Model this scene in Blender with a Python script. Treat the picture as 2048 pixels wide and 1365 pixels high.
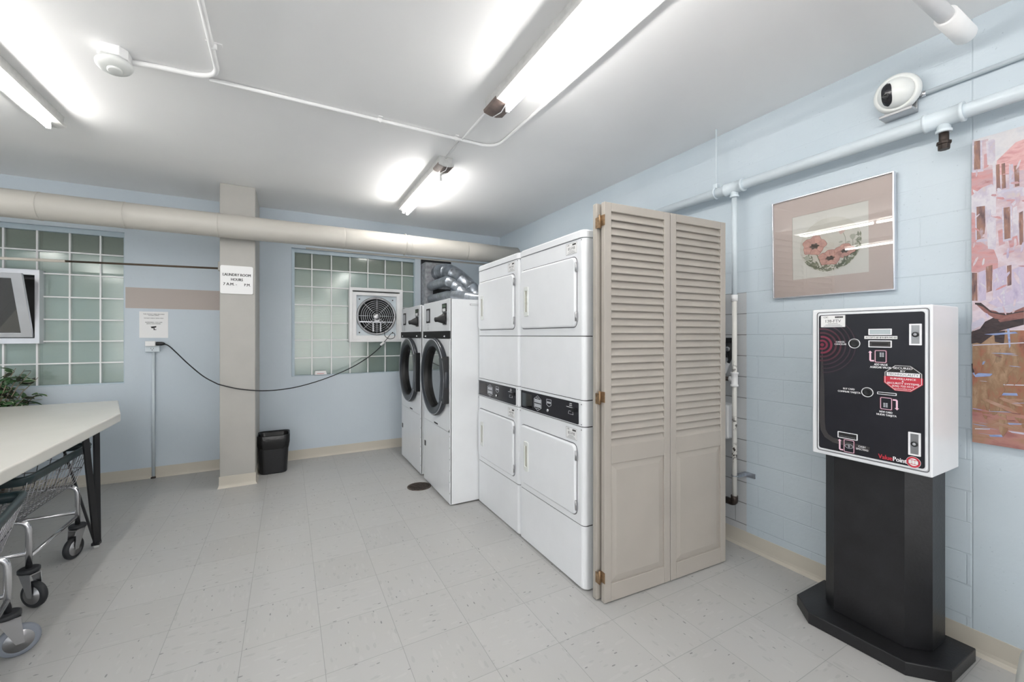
import bpy, math, random
from mathutils import Vector, Matrix
random.seed(7)
PI = math.pi
for o in list(bpy.data.objects): bpy.data.objects.remove(o)
S = bpy.context.scene
C = S.collection

# ------------------------------------------------------------------ camera
F_PX, YAW, EYE, HORIZON = 824.0, math.atan2(448, 824), 1.35, 671.5
cam = bpy.data.cameras.new('camera'); cam_o = bpy.data.objects.new('camera', cam); C.objects.link(cam_o)
cam.sensor_width = 36; cam.lens = F_PX / 2048 * 36; cam.clip_start = 0.02
cam.shift_y = -(682.5 - HORIZON) / 2048
cam_o.location = (0, 0, EYE); cam_o.rotation_euler = (PI/2, 0, -YAW)
S.camera = cam_o
# ------------------------------------------------------------------ light, exposure
W = bpy.data.worlds.new('world'); S.world = W; W.use_nodes = True
W.node_tree.nodes['Background'].inputs[0].default_value = (1.0, 0.985, 0.97, 1)
W.node_tree.nodes['Background'].inputs[1].default_value = 1.35
S.view_settings.view_transform = 'Standard'; S.view_settings.look = 'None'
S.view_settings.gamma = 1; S.view_settings.use_curve_mapping = False
S.view_settings.exposure = 1.30
TUBE_POWER = 19.0            # emission strength of every fluorescent tube
S.cycles.max_bounces = 10; S.cycles.diffuse_bounces = 7; S.cycles.glossy_bounces = 4
S.cycles.transparent_max_bounces = 12; S.cycles.use_denoising = True
S.cycles.sample_clamp_indirect = 6

# ------------------------------------------------------------------ measuring helpers (photo pixel -> point on a real plane)
_c, _s = math.cos(YAW), math.sin(YAW)
def ray(px, py):
    r = (px - 1024) / F_PX
    return (r*_c + _s, -r*_s + _c, -(py - HORIZON) / F_PX)
def onX(px, py, X):
    x, y, z = ray(px, py); t = X / x; return (y*t, EYE + z*t)      # (Y, Z)
def onY(px, py, Y):
    x, y, z = ray(px, py); t = Y / y; return (x*t, EYE + z*t)      # (X, Z)

# ------------------------------------------------------------------ materials
def lin(c):
    return tuple(((v/255)/12.92 if v/255 <= 0.04045 else ((v/255+0.055)/1.055)**2.4) for v in c) + (1,)
class NT:
    def __init__(s, name):
        s.m = bpy.data.materials.new(name); s.m.use_nodes = True; s.t = s.m.node_tree
        s.b = s.t.nodes['Principled BSDF']
    def n(s, kind, **kw):
        nd = s.t.nodes.new(kind)
        for k, v in kw.items(): setattr(nd, k, v)
        return nd
    def put(s, sock, v):
        if hasattr(v, 'is_output') or isinstance(v, bpy.types.NodeSocket): s.t.links.new(v, sock)
        else: sock.default_value = v
    def math(s, op, a, b=0.0, c=0.0):
        nd = s.n('ShaderNodeMath', operation=op); s.put(nd.inputs[0], a); s.put(nd.inputs[1], b); s.put(nd.inputs[2], c); return nd.outputs[0]
    def mix(s, f, a, b):
        nd = s.n('ShaderNodeMix', data_type='RGBA'); s.put(nd.inputs[0], f); s.put(nd.inputs[6], a); s.put(nd.inputs[7], b); return nd.outputs[2]
    def pos(s):
        g = s.n('ShaderNodeNewGeometry'); x = s.n('ShaderNodeSeparateXYZ'); s.t.links.new(g.outputs['Position'], x.inputs[0])
        return g.outputs['Position'], x.outputs[0], x.outputs[1], x.outputs[2]
    def obj(s): return s.n('ShaderNodeTexCoord').outputs['Object']
    def noise(s, vec, scale, detail=3, rough=0.5):
        nd = s.n('ShaderNodeTexNoise'); s.put(nd.inputs['Vector'], vec); nd.inputs['Scale'].default_value = scale
        nd.inputs['Detail'].default_value = detail; nd.inputs['Roughness'].default_value = rough; return nd.outputs[0]
    def xyz(s, x, y, z=0.0):
        nd = s.n('ShaderNodeCombineXYZ'); s.put(nd.inputs[0], x); s.put(nd.inputs[1], y); s.put(nd.inputs[2], z); return nd.outputs[0]
    def ramp(s, f, a, b):
        nd = s.n('ShaderNodeMapRange'); nd.clamp = True; s.put(nd.inputs[0], f); nd.inputs[1].default_value = a; nd.inputs[2].default_value = b; return nd.outputs[0]
    def bump(s, h, strength=0.2, dist=0.01):
        nd = s.n('ShaderNodeBump'); nd.inputs['Strength'].default_value = strength; nd.inputs['Distance'].default_value = dist
        s.put(nd.inputs['Height'], h); s.t.links.new(nd.outputs[0], s.b.inputs['Normal'])
def mat(name, col, rough=0.5, metal=0.0, var=0.06, vscale=6, bump=0.0, bscale=60, coat=0.0, spec=0.5):
    t = NT(name); v = t.obj(); base = lin(col)
    dark = tuple(x*(1-var) for x in base[:3]) + (1,); light = tuple(min(1, x*(1+var)) for x in base[:3]) + (1,)
    t.put(t.b.inputs['Base Color'], t.mix(t.ramp(t.noise(v, vscale), .3, .7), dark, light))
    t.b.inputs['Roughness'].default_value = rough; t.b.inputs['Metallic'].default_value = metal
    t.b.inputs['Coat Weight'].default_value = coat; t.b.inputs['Specular IOR Level'].default_value = spec
    if bump: t.bump(t.noise(v, bscale, 2), bump, 0.004)
    return t.m
def emit(name, col, st):
    t = NT(name); t.b.inputs['Base Color'].default_value = lin(col); t.b.inputs['Emission Color'].default_value = lin(col)
    t.b.inputs['Emission Strength'].default_value = st; return t.m
def glass_sheet(name, tint=(255, 255, 255), refl=0.08, rough=0.02):
    t = NT(name); t.t.nodes.remove(t.b)
    a = t.n('ShaderNodeBsdfTransparent'); a.inputs[0].default_value = lin(tint)
    g = t.n('ShaderNodeBsdfGlossy'); g.inputs['Roughness'].default_value = rough; g.inputs[0].default_value = (1, 1, 1, 1)
    lw = t.n('ShaderNodeFresnel'); lw.inputs[0].default_value = 1.5
    m = t.n('ShaderNodeMixShader'); t.t.links.new(t.math('MULTIPLY', lw.outputs[0], refl/0.04), m.inputs[0])
    t.t.links.new(a.outputs[0], m.inputs[1]); t.t.links.new(g.outputs[0], m.inputs[2])
    t.t.links.new(m.outputs[0], t.t.nodes['Material Output'].inputs[0]); return t.m

BLUE = (190, 201, 210)
def m_backwall():
    t = NT('blue_wall_paint'); p, x, y, z = t.pos()
    n = t.ramp(t.noise(p, 1.3, 4), .3, .7)
    base = t.mix(n, lin((196, 206, 214)), lin(BLUE))
    fine = t.ramp(t.noise(p, 55, 2), .62, .8)
    base = t.mix(t.math('MULTIPLY', fine, .25), base, lin((178, 188, 197)))
    # a repainted beige strip between the first window and the column
    mk = t.math('MULTIPLY', t.math('MULTIPLY', t.math('GREATER_THAN', z, 1.605), t.math('LESS_THAN', z, 1.799)),
                t.math('MULTIPLY', t.math('GREATER_THAN', x, -1.322), t.math('LESS_THAN', x, -0.53)))
    base = t.mix(mk, base, lin((176, 166, 160)))
    t.put(t.b.inputs['Base Color'], base); t.b.inputs['Roughness'].default_value = .55
    t.bump(t.noise(p, 30, 3), .12, .004); return t.m
def m_block():
    t = NT('blue_block_wall_paint'); p, x, y, z = t.pos()
    row = t.math('DIVIDE', t.math('SUBTRACT', z, 0.951 - 0.1345*8), 0.1345)
    fl = t.math('FLOOR', row); fr = t.math('FRACT', row)
    par = t.math('MODULO', fl, 2.0)
    u = t.math('ADD', t.math('DIVIDE', t.math('SUBTRACT', y, 1.217 - .297*12), 0.297), t.math('MULTIPLY', par, .5))
    u = t.math('ADD', u, 0.5); fu = t.math('FRACT', u)
    def edge(f, w):      # 1 on the joint, 0 on the block
        d = t.math('MINIMUM', f, t.math('SUBTRACT', 1.0, f)); return t.math('SUBTRACT', 1.0, t.ramp(d, w*.4, w))
    jh = edge(fr, .028); jv = edge(fu, .011)
    isblock = t.math('MULTIPLY', t.math('GREATER_THAN', y, 0.608), t.math('SUBTRACT', 1.08, t.ramp(z, 1.62, 2.05)))
    j = t.math('MULTIPLY', t.math('MAXIMUM', jh, t.math('MULTIPLY', jv, .6)), isblock)
    seam = t.math('SUBTRACT', 1.0, t.ramp(t.math('ABSOLUTE', t.math('SUBTRACT', y, .606)), .001, .004))
    j = t.math('MAXIMUM', j, seam)
    patchy = t.ramp(t.noise(p, 3.0, 3), .35, .75)
    grey = t.math('MULTIPLY', t.math('GREATER_THAN', y, 1.588), t.math('LESS_THAN', z, 1.624))
    n = t.ramp(t.noise(p, 1.7, 4), .3, .7)
    base = t.mix(n, lin((186, 198, 206)), lin((194, 204, 211)))
    base = t.mix(grey, base, lin((186, 188, 190)))
    pits = t.math('MULTIPLY', t.ramp(t.noise(p, 90, 1), .74, .79), .4)
    base = t.mix(pits, base, lin((140, 156, 166)))
    jc = t.mix(grey, lin((134, 152, 163)), lin((84, 82, 80)))
    jf = t.math('MULTIPLY', j, t.math('ADD', t.math('MULTIPLY', grey, .5), t.math('ADD', .12, t.math('MULTIPLY', patchy, .22))))
    base = t.mix(jf, base, jc)
    t.put(t.b.inputs['Base Color'], base); t.b.inputs['Roughness'].default_value = .5
    h = t.math('ADD', t.math('MULTIPLY', j, -1.0), t.math('MULTIPLY', t.noise(p, 26, 4, .6), .55))
    t.bump(h, .35, .006); return t.m
def m_floor():
    t = NT('vinyl_tile'); p, x, y, z = t.pos(); T = .3048
    u = t.math('DIVIDE', t.math('ADD', x, .478 + T*30), T); v = t.math('DIVIDE', t.math('SUBTRACT', y, 1.49 - T*30), T)
    fu, fv = t.math('FRACT', u), t.math('FRACT', v); iu, iv = t.math('FLOOR', u), t.math('FLOOR', v)
    par = t.math('MODULO', t.math('ADD', iu, iv), 2.0)
    def flecks(sx, sy, keep, size):
        vo = t.n('ShaderNodeTexVoronoi'); vo.inputs['Scale'].default_value = 1
        w = t.n('ShaderNodeVectorMath', operation='ADD')
        t.put(w.inputs[0], t.xyz(t.math('MULTIPLY', x, sx), t.math('MULTIPLY', y, sy)))
        t.put(w.inputs[1], t.xyz(t.math('MULTIPLY', iu, 7.3), t.math('MULTIPLY', iv, 3.1)))
        t.put(vo.inputs['Vector'], w.outputs[0])
        sp = t.n('ShaderNodeSeparateColor'); t.t.links.new(vo.outputs['Color'], sp.inputs[0])
        on = t.math('GREATER_THAN', sp.outputs[0], keep)
        return t.math('MULTIPLY', on, t.math('LESS_THAN', vo.outputs['Distance'], t.math('MULTIPLY', sp.outputs[1], size)))
    def pair(a, b, keep, size): 
        A = flecks(a, b, keep, size); B = flecks(b, a, keep, size)
        return t.math('ADD', t.math('MULTIPLY', A, par), t.math('MULTIPLY', B, t.math('SUBTRACT', 1.0, par)))
    dark = pair(110, 38, .94, .40); soft = pair(70, 24, .80, .55); lt = pair(60, 16, .7, .6)
    line = t.math('MINIMUM', t.math('MINIMUM', fu, t.math('SUBTRACT', 1.0, fu)), t.math('MINIMUM', fv, t.math('SUBTRACT', 1.0, fv)))
    line = t.math('SUBTRACT', 1.0, t.ramp(line, .0015, .0055))
    cell = t.n('ShaderNodeTexWhiteNoise'); cell.noise_dimensions = '2D'; t.put(cell.inputs['Vector'], t.xyz(iu, iv))
    base = t.mix(cell.outputs[0], lin((175, 175, 174)), lin((180, 180, 179)))
    base = t.mix(t.math('MULTIPLY', t.ramp(t.noise(p, 2.2, 4), .4, .75), .35), base, lin((178, 176, 171)))
    base = t.mix(t.math('MULTIPLY', lt, .25), base, lin((190, 190, 188)))
    base = t.mix(t.math('MULTIPLY', soft, .20), base, lin((136, 136, 136)))
    base = t.mix(t.math('MULTIPLY', dark, .6), base, lin((84, 84, 86)))
    base = t.mix(t.math('MULTIPLY', line, .5), base, lin((104, 104, 102)))
    t.put(t.b.inputs['Base Color'], base); t.b.inputs['Roughness'].default_value = .38
    t.b.inputs['Specular IOR Level'].default_value = .35
    t.bump(t.math('ADD', t.math('MULTIPLY', line, -1.0), t.math('MULTIPLY', t.noise(p, 9, 2), .4)), .10, .003); return t.m
def m_ceiling():
    t = NT('ceiling_paint'); p, x, y, z = t.pos()
    t.put(t.b.inputs['Base Color'], t.mix(t.ramp(t.noise(p, .9, 4), .3, .7), lin((233, 233, 234)), lin((240, 240, 240))))
    t.b.inputs['Roughness'].default_value = .6; t.b.inputs['Specular IOR Level'].default_value = .25
    t.bump(t.noise(p, 5, 5, .6), .06, .01); return t.m
def m_glassblock():
    t = NT('ribbed_glass_block'); p, x, y, z = t.pos()
    iz = t.math('FLOOR', t.math('DIVIDE', t.math('ADD', z, .105 + 2), .2)); ix = t.math('FLOOR', t.math('DIVIDE', t.math('ADD', x, 6.17), .2))
    wn = t.n('ShaderNodeTexWhiteNoise'); wn.noise_dimensions = '2D'; t.put(wn.inputs['Vector'], t.xyz(ix, iz))
    base = t.mix(wn.outputs[0], lin((180, 183, 176)), lin((186, 189, 184)))
    base = t.mix(t.ramp(t.noise(p, 2.4, 3), .35, .7), base, lin((178, 187, 188)))
    base = t.mix(t.math('MULTIPLY', t.math('GREATER_THAN', z, 2.095), .8), base, lin((172, 168, 162)))
    t.put(t.b.inputs['Base Color'], base); t.b.inputs['Roughness'].default_value = .45
    w = t.math('SINE', t.math('MULTIPLY', z, 900.0))
    t.bump(t.math('ADD', t.math('MULTIPLY', w, .3), t.noise(p, 14, 3)), .25, .004); return t.m
M = {}
M['wall_back'] = m_backwall(); M['block'] = m_block(); M['floor'] = m_floor(); M['ceiling'] = m_ceiling(); M['gblock'] = m_glassblock()
M['blue_pipe'] = mat('blue_painted_pipe', (204, 214, 220), .35, bump=.1)
M['blue_trim'] = mat('blue_painted_trim', (182, 197, 206), .5, bump=.1)
M['cream'] = mat('cream_vinyl_base', (194, 188, 176), .45, var=.04, vscale=3)
M['greige'] = mat('greige_column_paint', (170, 168, 163), .5, var=.03, bump=.08, bscale=14)
M['duct_paint'] = mat('beige_duct_paint', (184, 181, 174), .4, var=.04, vscale=2.5, bump=.12, bscale=9)
_t = NT('chipped_white_pipe_paint'); _p, _x, _y, _z = _t.pos()
def _win(c, w): return _t.math('SUBTRACT', 1.0, _t.ramp(_t.math('ABSOLUTE', _t.math('SUBTRACT', _z, c)), w*.3, w))
_m = _t.math('MAXIMUM', _t.math('MAXIMUM', _win(.62, .07), _t.math('MULTIPLY', _win(.80, .05), .85)), _t.math('MULTIPLY', _win(1.10, .10), .7))
_m = _t.math('MULTIPLY', _m, _t.ramp(_t.noise(_p, 42, 3, .6), .50, .53))
_t.put(_t.b.inputs['Base Color'], _t.mix(_m, lin((226, 224, 218)), lin((44, 34, 28)))); _t.b.inputs['Roughness'].default_value = .45; M['chipped'] = _t.m
M['ceil_white'] = mat('white_painted_metal', (236, 236, 236), .4, bump=.12, bscale=40)
M['fixture_white'] = mat('aged_white_fixture_paint', (196, 196, 194), .45, var=.08, vscale=30, bump=.3, bscale=30)
M['white'] = mat('white_enamel', (228, 230, 233), .28, var=.02)
M['white_side'] = mat('white_enamel_side', (226, 228, 230), .32, var=.02)
M['offwhite'] = mat('off_white_plastic', (218, 221, 218), .4, var=.02)
M['seam_shade'] = mat('seam_shade_grey', (70, 70, 72), .7)
M['black'] = mat('black_plastic', (24, 25, 28), .35, var=.15)
M['blackpanel'] = mat('black_gloss_panel', (34, 34, 40), .22, var=.1)
M['blackpaint'] = mat('black_painted_wood', (26, 26, 29), .38, var=.35, vscale=9, bump=.15, bscale=90)
M['well_black'] = mat('black_door_well', (12, 12, 13), .45)
M['band_black'] = mat('matt_black_strip', (30, 31, 32), .6, spec=.25)
M['rubber'] = mat('dark_rubber', (38, 40, 44), .5)
M['ringblack'] = mat('dark_grey_door_ring', (42, 46, 52), .33)
M['darkglass'] = mat('dark_door_glass', (6, 6, 8), .04, spec=.9)
_b = M['darkglass'].node_tree.nodes['Principled BSDF']; _b.inputs['IOR'].default_value = 2.3; _b.inputs['Coat Weight'].default_value = 1.0
M['chrome'] = mat('chrome', (215, 215, 218), .16, 1.0, var=.02)
M['steel'] = mat('brushed_steel', (180, 180, 182), .32, 1.0)
M['wire'] = mat('chromed_wire', (150, 150, 154), .25, .9)
M['alu'] = mat('anodised_aluminium', (205, 207, 212), .35, .75)
M['galv'] = mat('galvanised_sheet', (176, 182, 190), .34, .85, var=.22, vscale=22, bump=.1, bscale=20)
M['galv_dk'] = mat('galvanised_box', (158, 160, 164), .5, .3, var=.3, vscale=30)
M['brass'] = mat('worn_brass', (150, 124, 96), .4, .7, var=.3, vscale=60)
M['iron'] = mat('dark_iron_pipe', (58, 50, 46), .5, .5, var=.3, vscale=50)
M['door_paint'] = mat('beige_door_paint', (170, 164, 156), .45, var=.05, vscale=3.5, bump=.05, bscale=30)
M['laminate'] = mat('cream_laminate', (222, 220, 213), .25, var=.015)
M['darkgreen'] = mat('dark_green_plastic', (28, 46, 50), .3)
M['brown'] = mat('bare_brown_metal', (112, 98, 92), .4, .3, var=.25, vscale=20)
M['silver'] = mat('silver_frame', (225, 226, 232), .18, .9, var=.02)
M['pinkmat'] = mat('dusty_pink_mat', (210, 196, 190), .8, var=.02)
M['paper'] = mat('cream_paper', (228, 227, 221), .8, var=.02)
M['label'] = mat('white_label', (232, 232, 232), .5, var=.01)
M['ink'] = mat('black_ink', (28, 28, 30), .6)
M['greyink'] = mat('grey_ink', (110, 110, 114), .6)
M['whiteink'] = mat('white_print', (235, 235, 238), .5)
M['silverink'] = mat('silver_print', (170, 172, 178), .4)
M['pinkink'] = mat('pink_print', (236, 196, 212), .5)
M['redink'] = mat('red_print', (190, 44, 62), .5)
M['maroon'] = mat('maroon_print', (74, 32, 46), .4)
M['radar_in'] = mat('red_ring_print', (120, 38, 62), .4); M['radar_out'] = mat('faint_ring_print', (52, 32, 44), .4)
M['greyprint'] = mat('dark_grey_print', (56, 53, 54), .4)
M['lcd'] = mat('pale_display', (176, 186, 190), .2)
M['lcdgreen'] = mat('green_display', (62, 80, 62), .25)
M['rodpaint'] = mat('beige_rod_paint', (200, 194, 184), .45)
M['bronze'] = mat('dark_bronze_rod', (84, 70, 56), .35, .5)
M['pane'] = glass_sheet('window_pane', (120, 122, 122), .16, .02)
M['gsheet'] = glass_sheet('block_face', (244, 249, 247), .05, .12)
M['picglass'] = glass_sheet('picture_glass', (250, 250, 250), .045, .004)
M['voidgrey'] = mat('outside_dark', (86, 88, 88), .9)
M['terracotta'] = mat('plant_pot_plastic', (92, 78, 66), .6)
M['soil'] = mat('soil', (50, 40, 32), .95)
M['leaf'] = mat('green_leaf', (58, 92, 54), .4, var=.45, vscale=9)
M['leafdk'] = mat('dark_leaf', (52, 56, 44), .45, var=.35, vscale=12)
M['leafedge'] = mat('pale_leaf_edge', (206, 214, 190), .5)
M['bark'] = mat('pale_branch', (140, 128, 110), .7)
M['drain'] = mat('rusty_drain_iron', (92, 84, 78), .7, .3, var=.4, vscale=60, bump=.4, bscale=90)
M['tube'] = emit('lit_tube', (255, 252, 248), TUBE_POWER)
M['domewhite'] = mat('camera_shell', (222, 224, 222), .3)

# ------------------------------------------------------------------ mesh builder
class MB:
    def __init__(s): s.v = []; s.f = []; s.mi = []; s.sm = []; s.cur = 0
    def add(s, vs, fs, smooth=False):
        b = len(s.v); s.v += [tuple(p) for p in vs]
        for f in fs: s.f.append([b+i for i in f]); s.mi.append(s.cur); s.sm.append(smooth)
        return s
    def box(s, x0, x1, y0, y1, z0, z1):
        vs = [(x, y, z) for z in (z0, z1) for y in (y0, y1) for x in (x0, x1)]
        return s.add(vs, [(0, 2, 3, 1), (4, 5, 7, 6), (0, 1, 5, 4), (2, 6, 7, 3), (0, 4, 6, 2), (1, 3, 7, 5)])
    def loft(s, rings, caps=True, smooth=False, closed=True):
        n = len(rings[0]); vs = [p for r in rings for p in r]; fs = []
        for k in range(len(rings)-1):
            for i in range(n if closed else n-1):
                j = (i+1) % n; fs.append((k*n+i, k*n+j, (k+1)*n+j, (k+1)*n+i))
        s.add(vs, fs, smooth)
        if caps:
            b = len(s.v) - len(vs)
            s.f.append([b+i for i in reversed(range(n))]); s.mi.append(s.cur); s.sm.append(False)
            s.f.append([b+(len(rings)-1)*n+i for i in range(n)]); s.mi.append(s.cur); s.sm.append(False)
        return s
    def prism(s, out, z0, z1):           # outline in XY, extruded in Z
        return s.loft([[(x, y, z0) for x, y in out], [(x, y, z1) for x, y in out]])
    def slabX(s, pts, x0, x1):           # outline (Y,Z), extruded in X
        return s.loft([[(x0, y, z) for y, z in pts], [(x1, y, z) for y, z in pts]])
    def slabY(s, pts, y0, y1):           # outline (X,Z), extruded in Y
        return s.loft([[(x, y0, z) for x, z in pts], [(x, y1, z) for x, z in pts]])
    def ringX(s, outer, inner, x0, x1):  # flat ring between two equal-count outlines
        n = len(outer); vs = [(x0, *p) for p in outer]+[(x0, *p) for p in inner]+[(x1, *p) for p in outer]+[(x1, *p) for p in inner]; fs = []
        for i in range(n):
            j = (i+1) % n
            fs += [(i, j, n+j, n+i), (2*n+i, 3*n+i, 3*n+j, 2*n+j), (i, 2*n+i, 2*n+j, j), (n+i, n+j, 3*n+j, 3*n+i)]
        return s.add(vs, fs)
    def ringY(s, outer, inner, y0, y1):
        m = MB(); m.ringX(outer, inner, y0, y1)
        return s.add([(b, a, c) for a, b, c in m.v], m.f)
    def tube(s, pts, r, n=12, caps=True, smooth=True):
        P = [Vector(p) for p in pts]; R = r if isinstance(r, (list, tuple)) else [r]*len(P); rings = []
        t = (P[1]-P[0]).normalized(); up = Vector((0, 0, 1)) if abs(t.z) < .9 else Vector((1, 0, 0))
        a = t.cross(up).normalized()
        for i, p in enumerate(P):
            if i == 0: t = (P[1]-P[0])
            elif i == len(P)-1: t = (P[-1]-P[-2])
            else: t = (P[i]-P[i-1]).normalized()+(P[i+1]-P[i]).normalized()
            t.normalize(); a = (a - t*a.dot(t)).normalized(); b = t.cross(a)
            rings.append([tuple(p + (a*math.cos(2*PI*k/n)+b*math.sin(2*PI*k/n))*R[i]) for k in range(n)])
        return s.loft(rings, caps, smooth)
    def lathe(s, prof, origin, axis=(0, 0, 1), n=32, smooth=True, caps=True):
        ax = Vector(axis).normalized(); up = Vector((0, 0, 1)) if abs(ax.z) < .9 else Vector((1, 0, 0))
        a = ax.cross(up).normalized(); b = ax.cross(a); o = Vector(origin)
        rings = [[tuple(o+ax*h+(a*math.cos(2*PI*k/n)+b*math.sin(2*PI*k/n))*max(r, 1e-4)) for k in range(n)] for r, h in prof]
        return s.loft(rings, caps, smooth)
    def build(s, name, m, parent=None, bevel=0.0, seg=2):
        me = bpy.data.meshes.new(name)
        off = Vector(parent.get('_w', (0, 0, 0))) if parent is not None and '_w' in OFF.get(parent.name, {}) else Vector((0, 0, 0))
        off = OFF[parent.name]['_w'] if parent is not None and parent.name in OFF else Vector((0, 0, 0))
        me.from_pydata([tuple(Vector(p)-off) for p in s.v], [], s.f)
        ms = m if isinstance(m, (list, tuple)) else [m]
        for k in ms: me.materials.append(M[k] if isinstance(k, str) else k)
        for p, i, sm in zip(me.polygons, s.mi, s.sm): p.material_index = i; p.use_smooth = sm
        me.validate(); 
        import bmesh
        bm = bmesh.new(); bm.from_mesh(me); bmesh.ops.recalc_face_normals(bm, faces=bm.faces); bm.to_mesh(me); bm.free()
        o = bpy.data.objects.new(name, me); C.objects.link(o)
        if parent is not None: o.parent = parent; OFF[o.name] = {'_w': off}
        if bevel:
            b = o.modifiers.new('bevel', 'BEVEL'); b.width = bevel; b.segments = seg; b.limit_method = 'ANGLE'; b.angle_limit = math.radians(50)
        return o
OFF = {}
def rr(u0, u1, v0, v1, r=.01, n=4):
    out = []
    for cx, cy, a0 in ((u1-r, v1-r, 0), (u0+r, v1-r, 90), (u0+r, v0+r, 180), (u1-r, v0+r, 270)):
        for k in range(n+1):
            a = math.radians(a0+90*k/n); out.append((cx+r*math.cos(a), cy+r*math.sin(a)))
    return out
def circ(u, v, r, n=32, a0=0): return [(u+r*math.cos(2*PI*k/n+a0), v+r*math.sin(2*PI*k/n+a0)) for k in range(n)]
def arc(pts, r=.08, n=6):            # rounds the corners of a polyline
    P = [Vector(p) for p in pts]; out = [P[0]]
    for i in range(1, len(P)-1):
        a, b, c = P[i-1], P[i], P[i+1]; d1 = (a-b); d2 = (c-b)
        q = min(r, d1.length*.48, d2.length*.48); A = b+d1.normalized()*q; B = b+d2.normalized()*q
        for k in range(n+1):
            t = k/n; out.append(A*(1-t)**2+b*2*t*(1-t)+B*t*t)
    out.append(P[-1]); return out
def thing(name, label, cat, loc=(0, 0, 0), rz=0, group=None):
    o = bpy.data.objects.new(name, None); C.objects.link(o); o.empty_display_size = .1
    o.location = loc; o.rotation_euler = (0, 0, rz); o['label'] = label; o['category'] = cat
    if group: o['group'] = group
    OFF[o.name] = {'_w': Vector(loc)}; return o
def tag(o, label, cat, group=None):
    o['label'] = label; o['category'] = cat
    if group: o['group'] = group
    return o
def struct(o): o['kind'] = 'structure'; return o
FACE = {'X': Matrix(((0, 0, -1), (-1, 0, 0), (0, 1, 0))), 'Y': Matrix(((1, 0, 0), (0, 0, -1), (0, 1, 0)))}
DG = None
def text_mesh(body, size, bold=0.0, sx=1.0):
    cu = bpy.data.curves.new('t', 'FONT'); cu.body = body; cu.size = size; cu.align_x = 'CENTER'; cu.align_y = 'CENTER'; cu.offset = bold*size; cu.resolution_u = 2
    o = bpy.data.objects.new('t', cu); C.objects.link(o)
    dg = bpy.context.evaluated_depsgraph_get(); me = bpy.data.meshes.new_from_object(o.evaluated_get(dg))
    vs = [(v.co.x*sx, v.co.y) for v in me.vertices]; fs = [list(p.vertices) for p in me.polygons]
    bpy.data.objects.remove(o); bpy.data.curves.remove(cu); bpy.data.meshes.remove(me); return vs, fs
def lettering_parts(parent, m, items):
    for a in items:
        q = MB(); add_text(q, *a); q.build('lettering', m, parent)
def add_text(mb, face, body, u, v, k, h, bold=.02, width=None, sx=1.0):
    """h = capital height in metres; (u, v) centre on the plane; k = plane coordinate."""
    vs, fs = text_mesh(body, h/.70, 0, sx)
    if width and vs:
        w = max(a for a, b in vs)-min(a for a, b in vs); vs = [(a*width/w, b) for a, b in vs]
    R = FACE[face]; o = Vector((k, u, v)) if face == 'X' else Vector((u, k, v))
    for i, sh in enumerate((0,) if bold < .011 else (-1, 0, 1)):      # heavier strokes: the outline repeated a hair to either side
        mb.add([tuple(o + R @ Vector((a+sh*h*.035, b, i*2e-5))) for a, b in vs], fs)
    return mb

# ================================================================== THE SETTING
XR, YB, ZC, XL, YF = 2.56, 5.06, 2.70, -4.4, -4.2
WT = .22
def wallbox(name, boxes, m):
    mb = MB()
    for b in boxes: mb.box(*b)
    return struct(mb.build(name, m))
wallbox('floor', [(XL-WT, XR+WT, YF-WT, YB+WT, -.1, 0)], 'floor')
wallbox('ceiling', [(XL-WT, XR+WT, YF-WT, YB+WT, ZC, ZC+.12)], 'ceiling')
wallbox('wall_right', [(XR, XR+WT, YF-WT, YB+WT, 0, ZC)], 'block')
wallbox('wall_left', [(XL-WT, XL, YF-WT, YB+WT, 0, ZC)], 'wall_back')
wallbox('wall_front', [(XL, XR, YF-WT, YF, 0, .25), (XL, XR, YF-WT, YF, 2.5, ZC), (XL, XL+.3, YF-WT, YF, .25, 2.5), (XR-.3, XR, YF-WT, YF, .25, 2.5)], 'wall_back')   # unseen wide opening, added to let in fill light
Z0, Z1 = .905, 2.305
D0, D1 = 1.46, 1.855                   # duct opening beside the second window
wallbox('wall_back', [(XL, XR, YB, YB+WT, 0, Z0), (XL, XR, YB, YB+WT, Z1, ZC),
                      (XL, -3.29, YB, YB+WT, Z0, Z1), (-1.329, .033, YB, YB+WT, Z0, Z1), (D1, XR, YB, YB+WT, Z0, Z1),
                      (1.385, D0-.001, YB+.012, YB+WT, Z0, Z1)], 'wall_back')
# cove base
def cove(name, x0, x1, y0, y1, axis):
    mb = MB(); H = .102
    prof = [(0, 0), (.016, 0), (.012, .006), (.006, .016), (.004, .03), (.004, H), (0, H)]
    if axis == 'x': mb.loft([[(x, y0-d, z) for d, z in prof] for x in (x0, x1)])
    else: mb.loft([[(x0-d, y, z) for d, z in prof] for y in (y0, y1)])
    return struct(mb.build(name, 'cream'))
cove('baseboard_back', XL, -.535, YB, 0, 'x'); cove('baseboard_rear', -.255, XR-.02, YB, 0, 'x')
cove('baseboard_right', XR, 0, YF, YB-.02, 'y')

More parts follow.
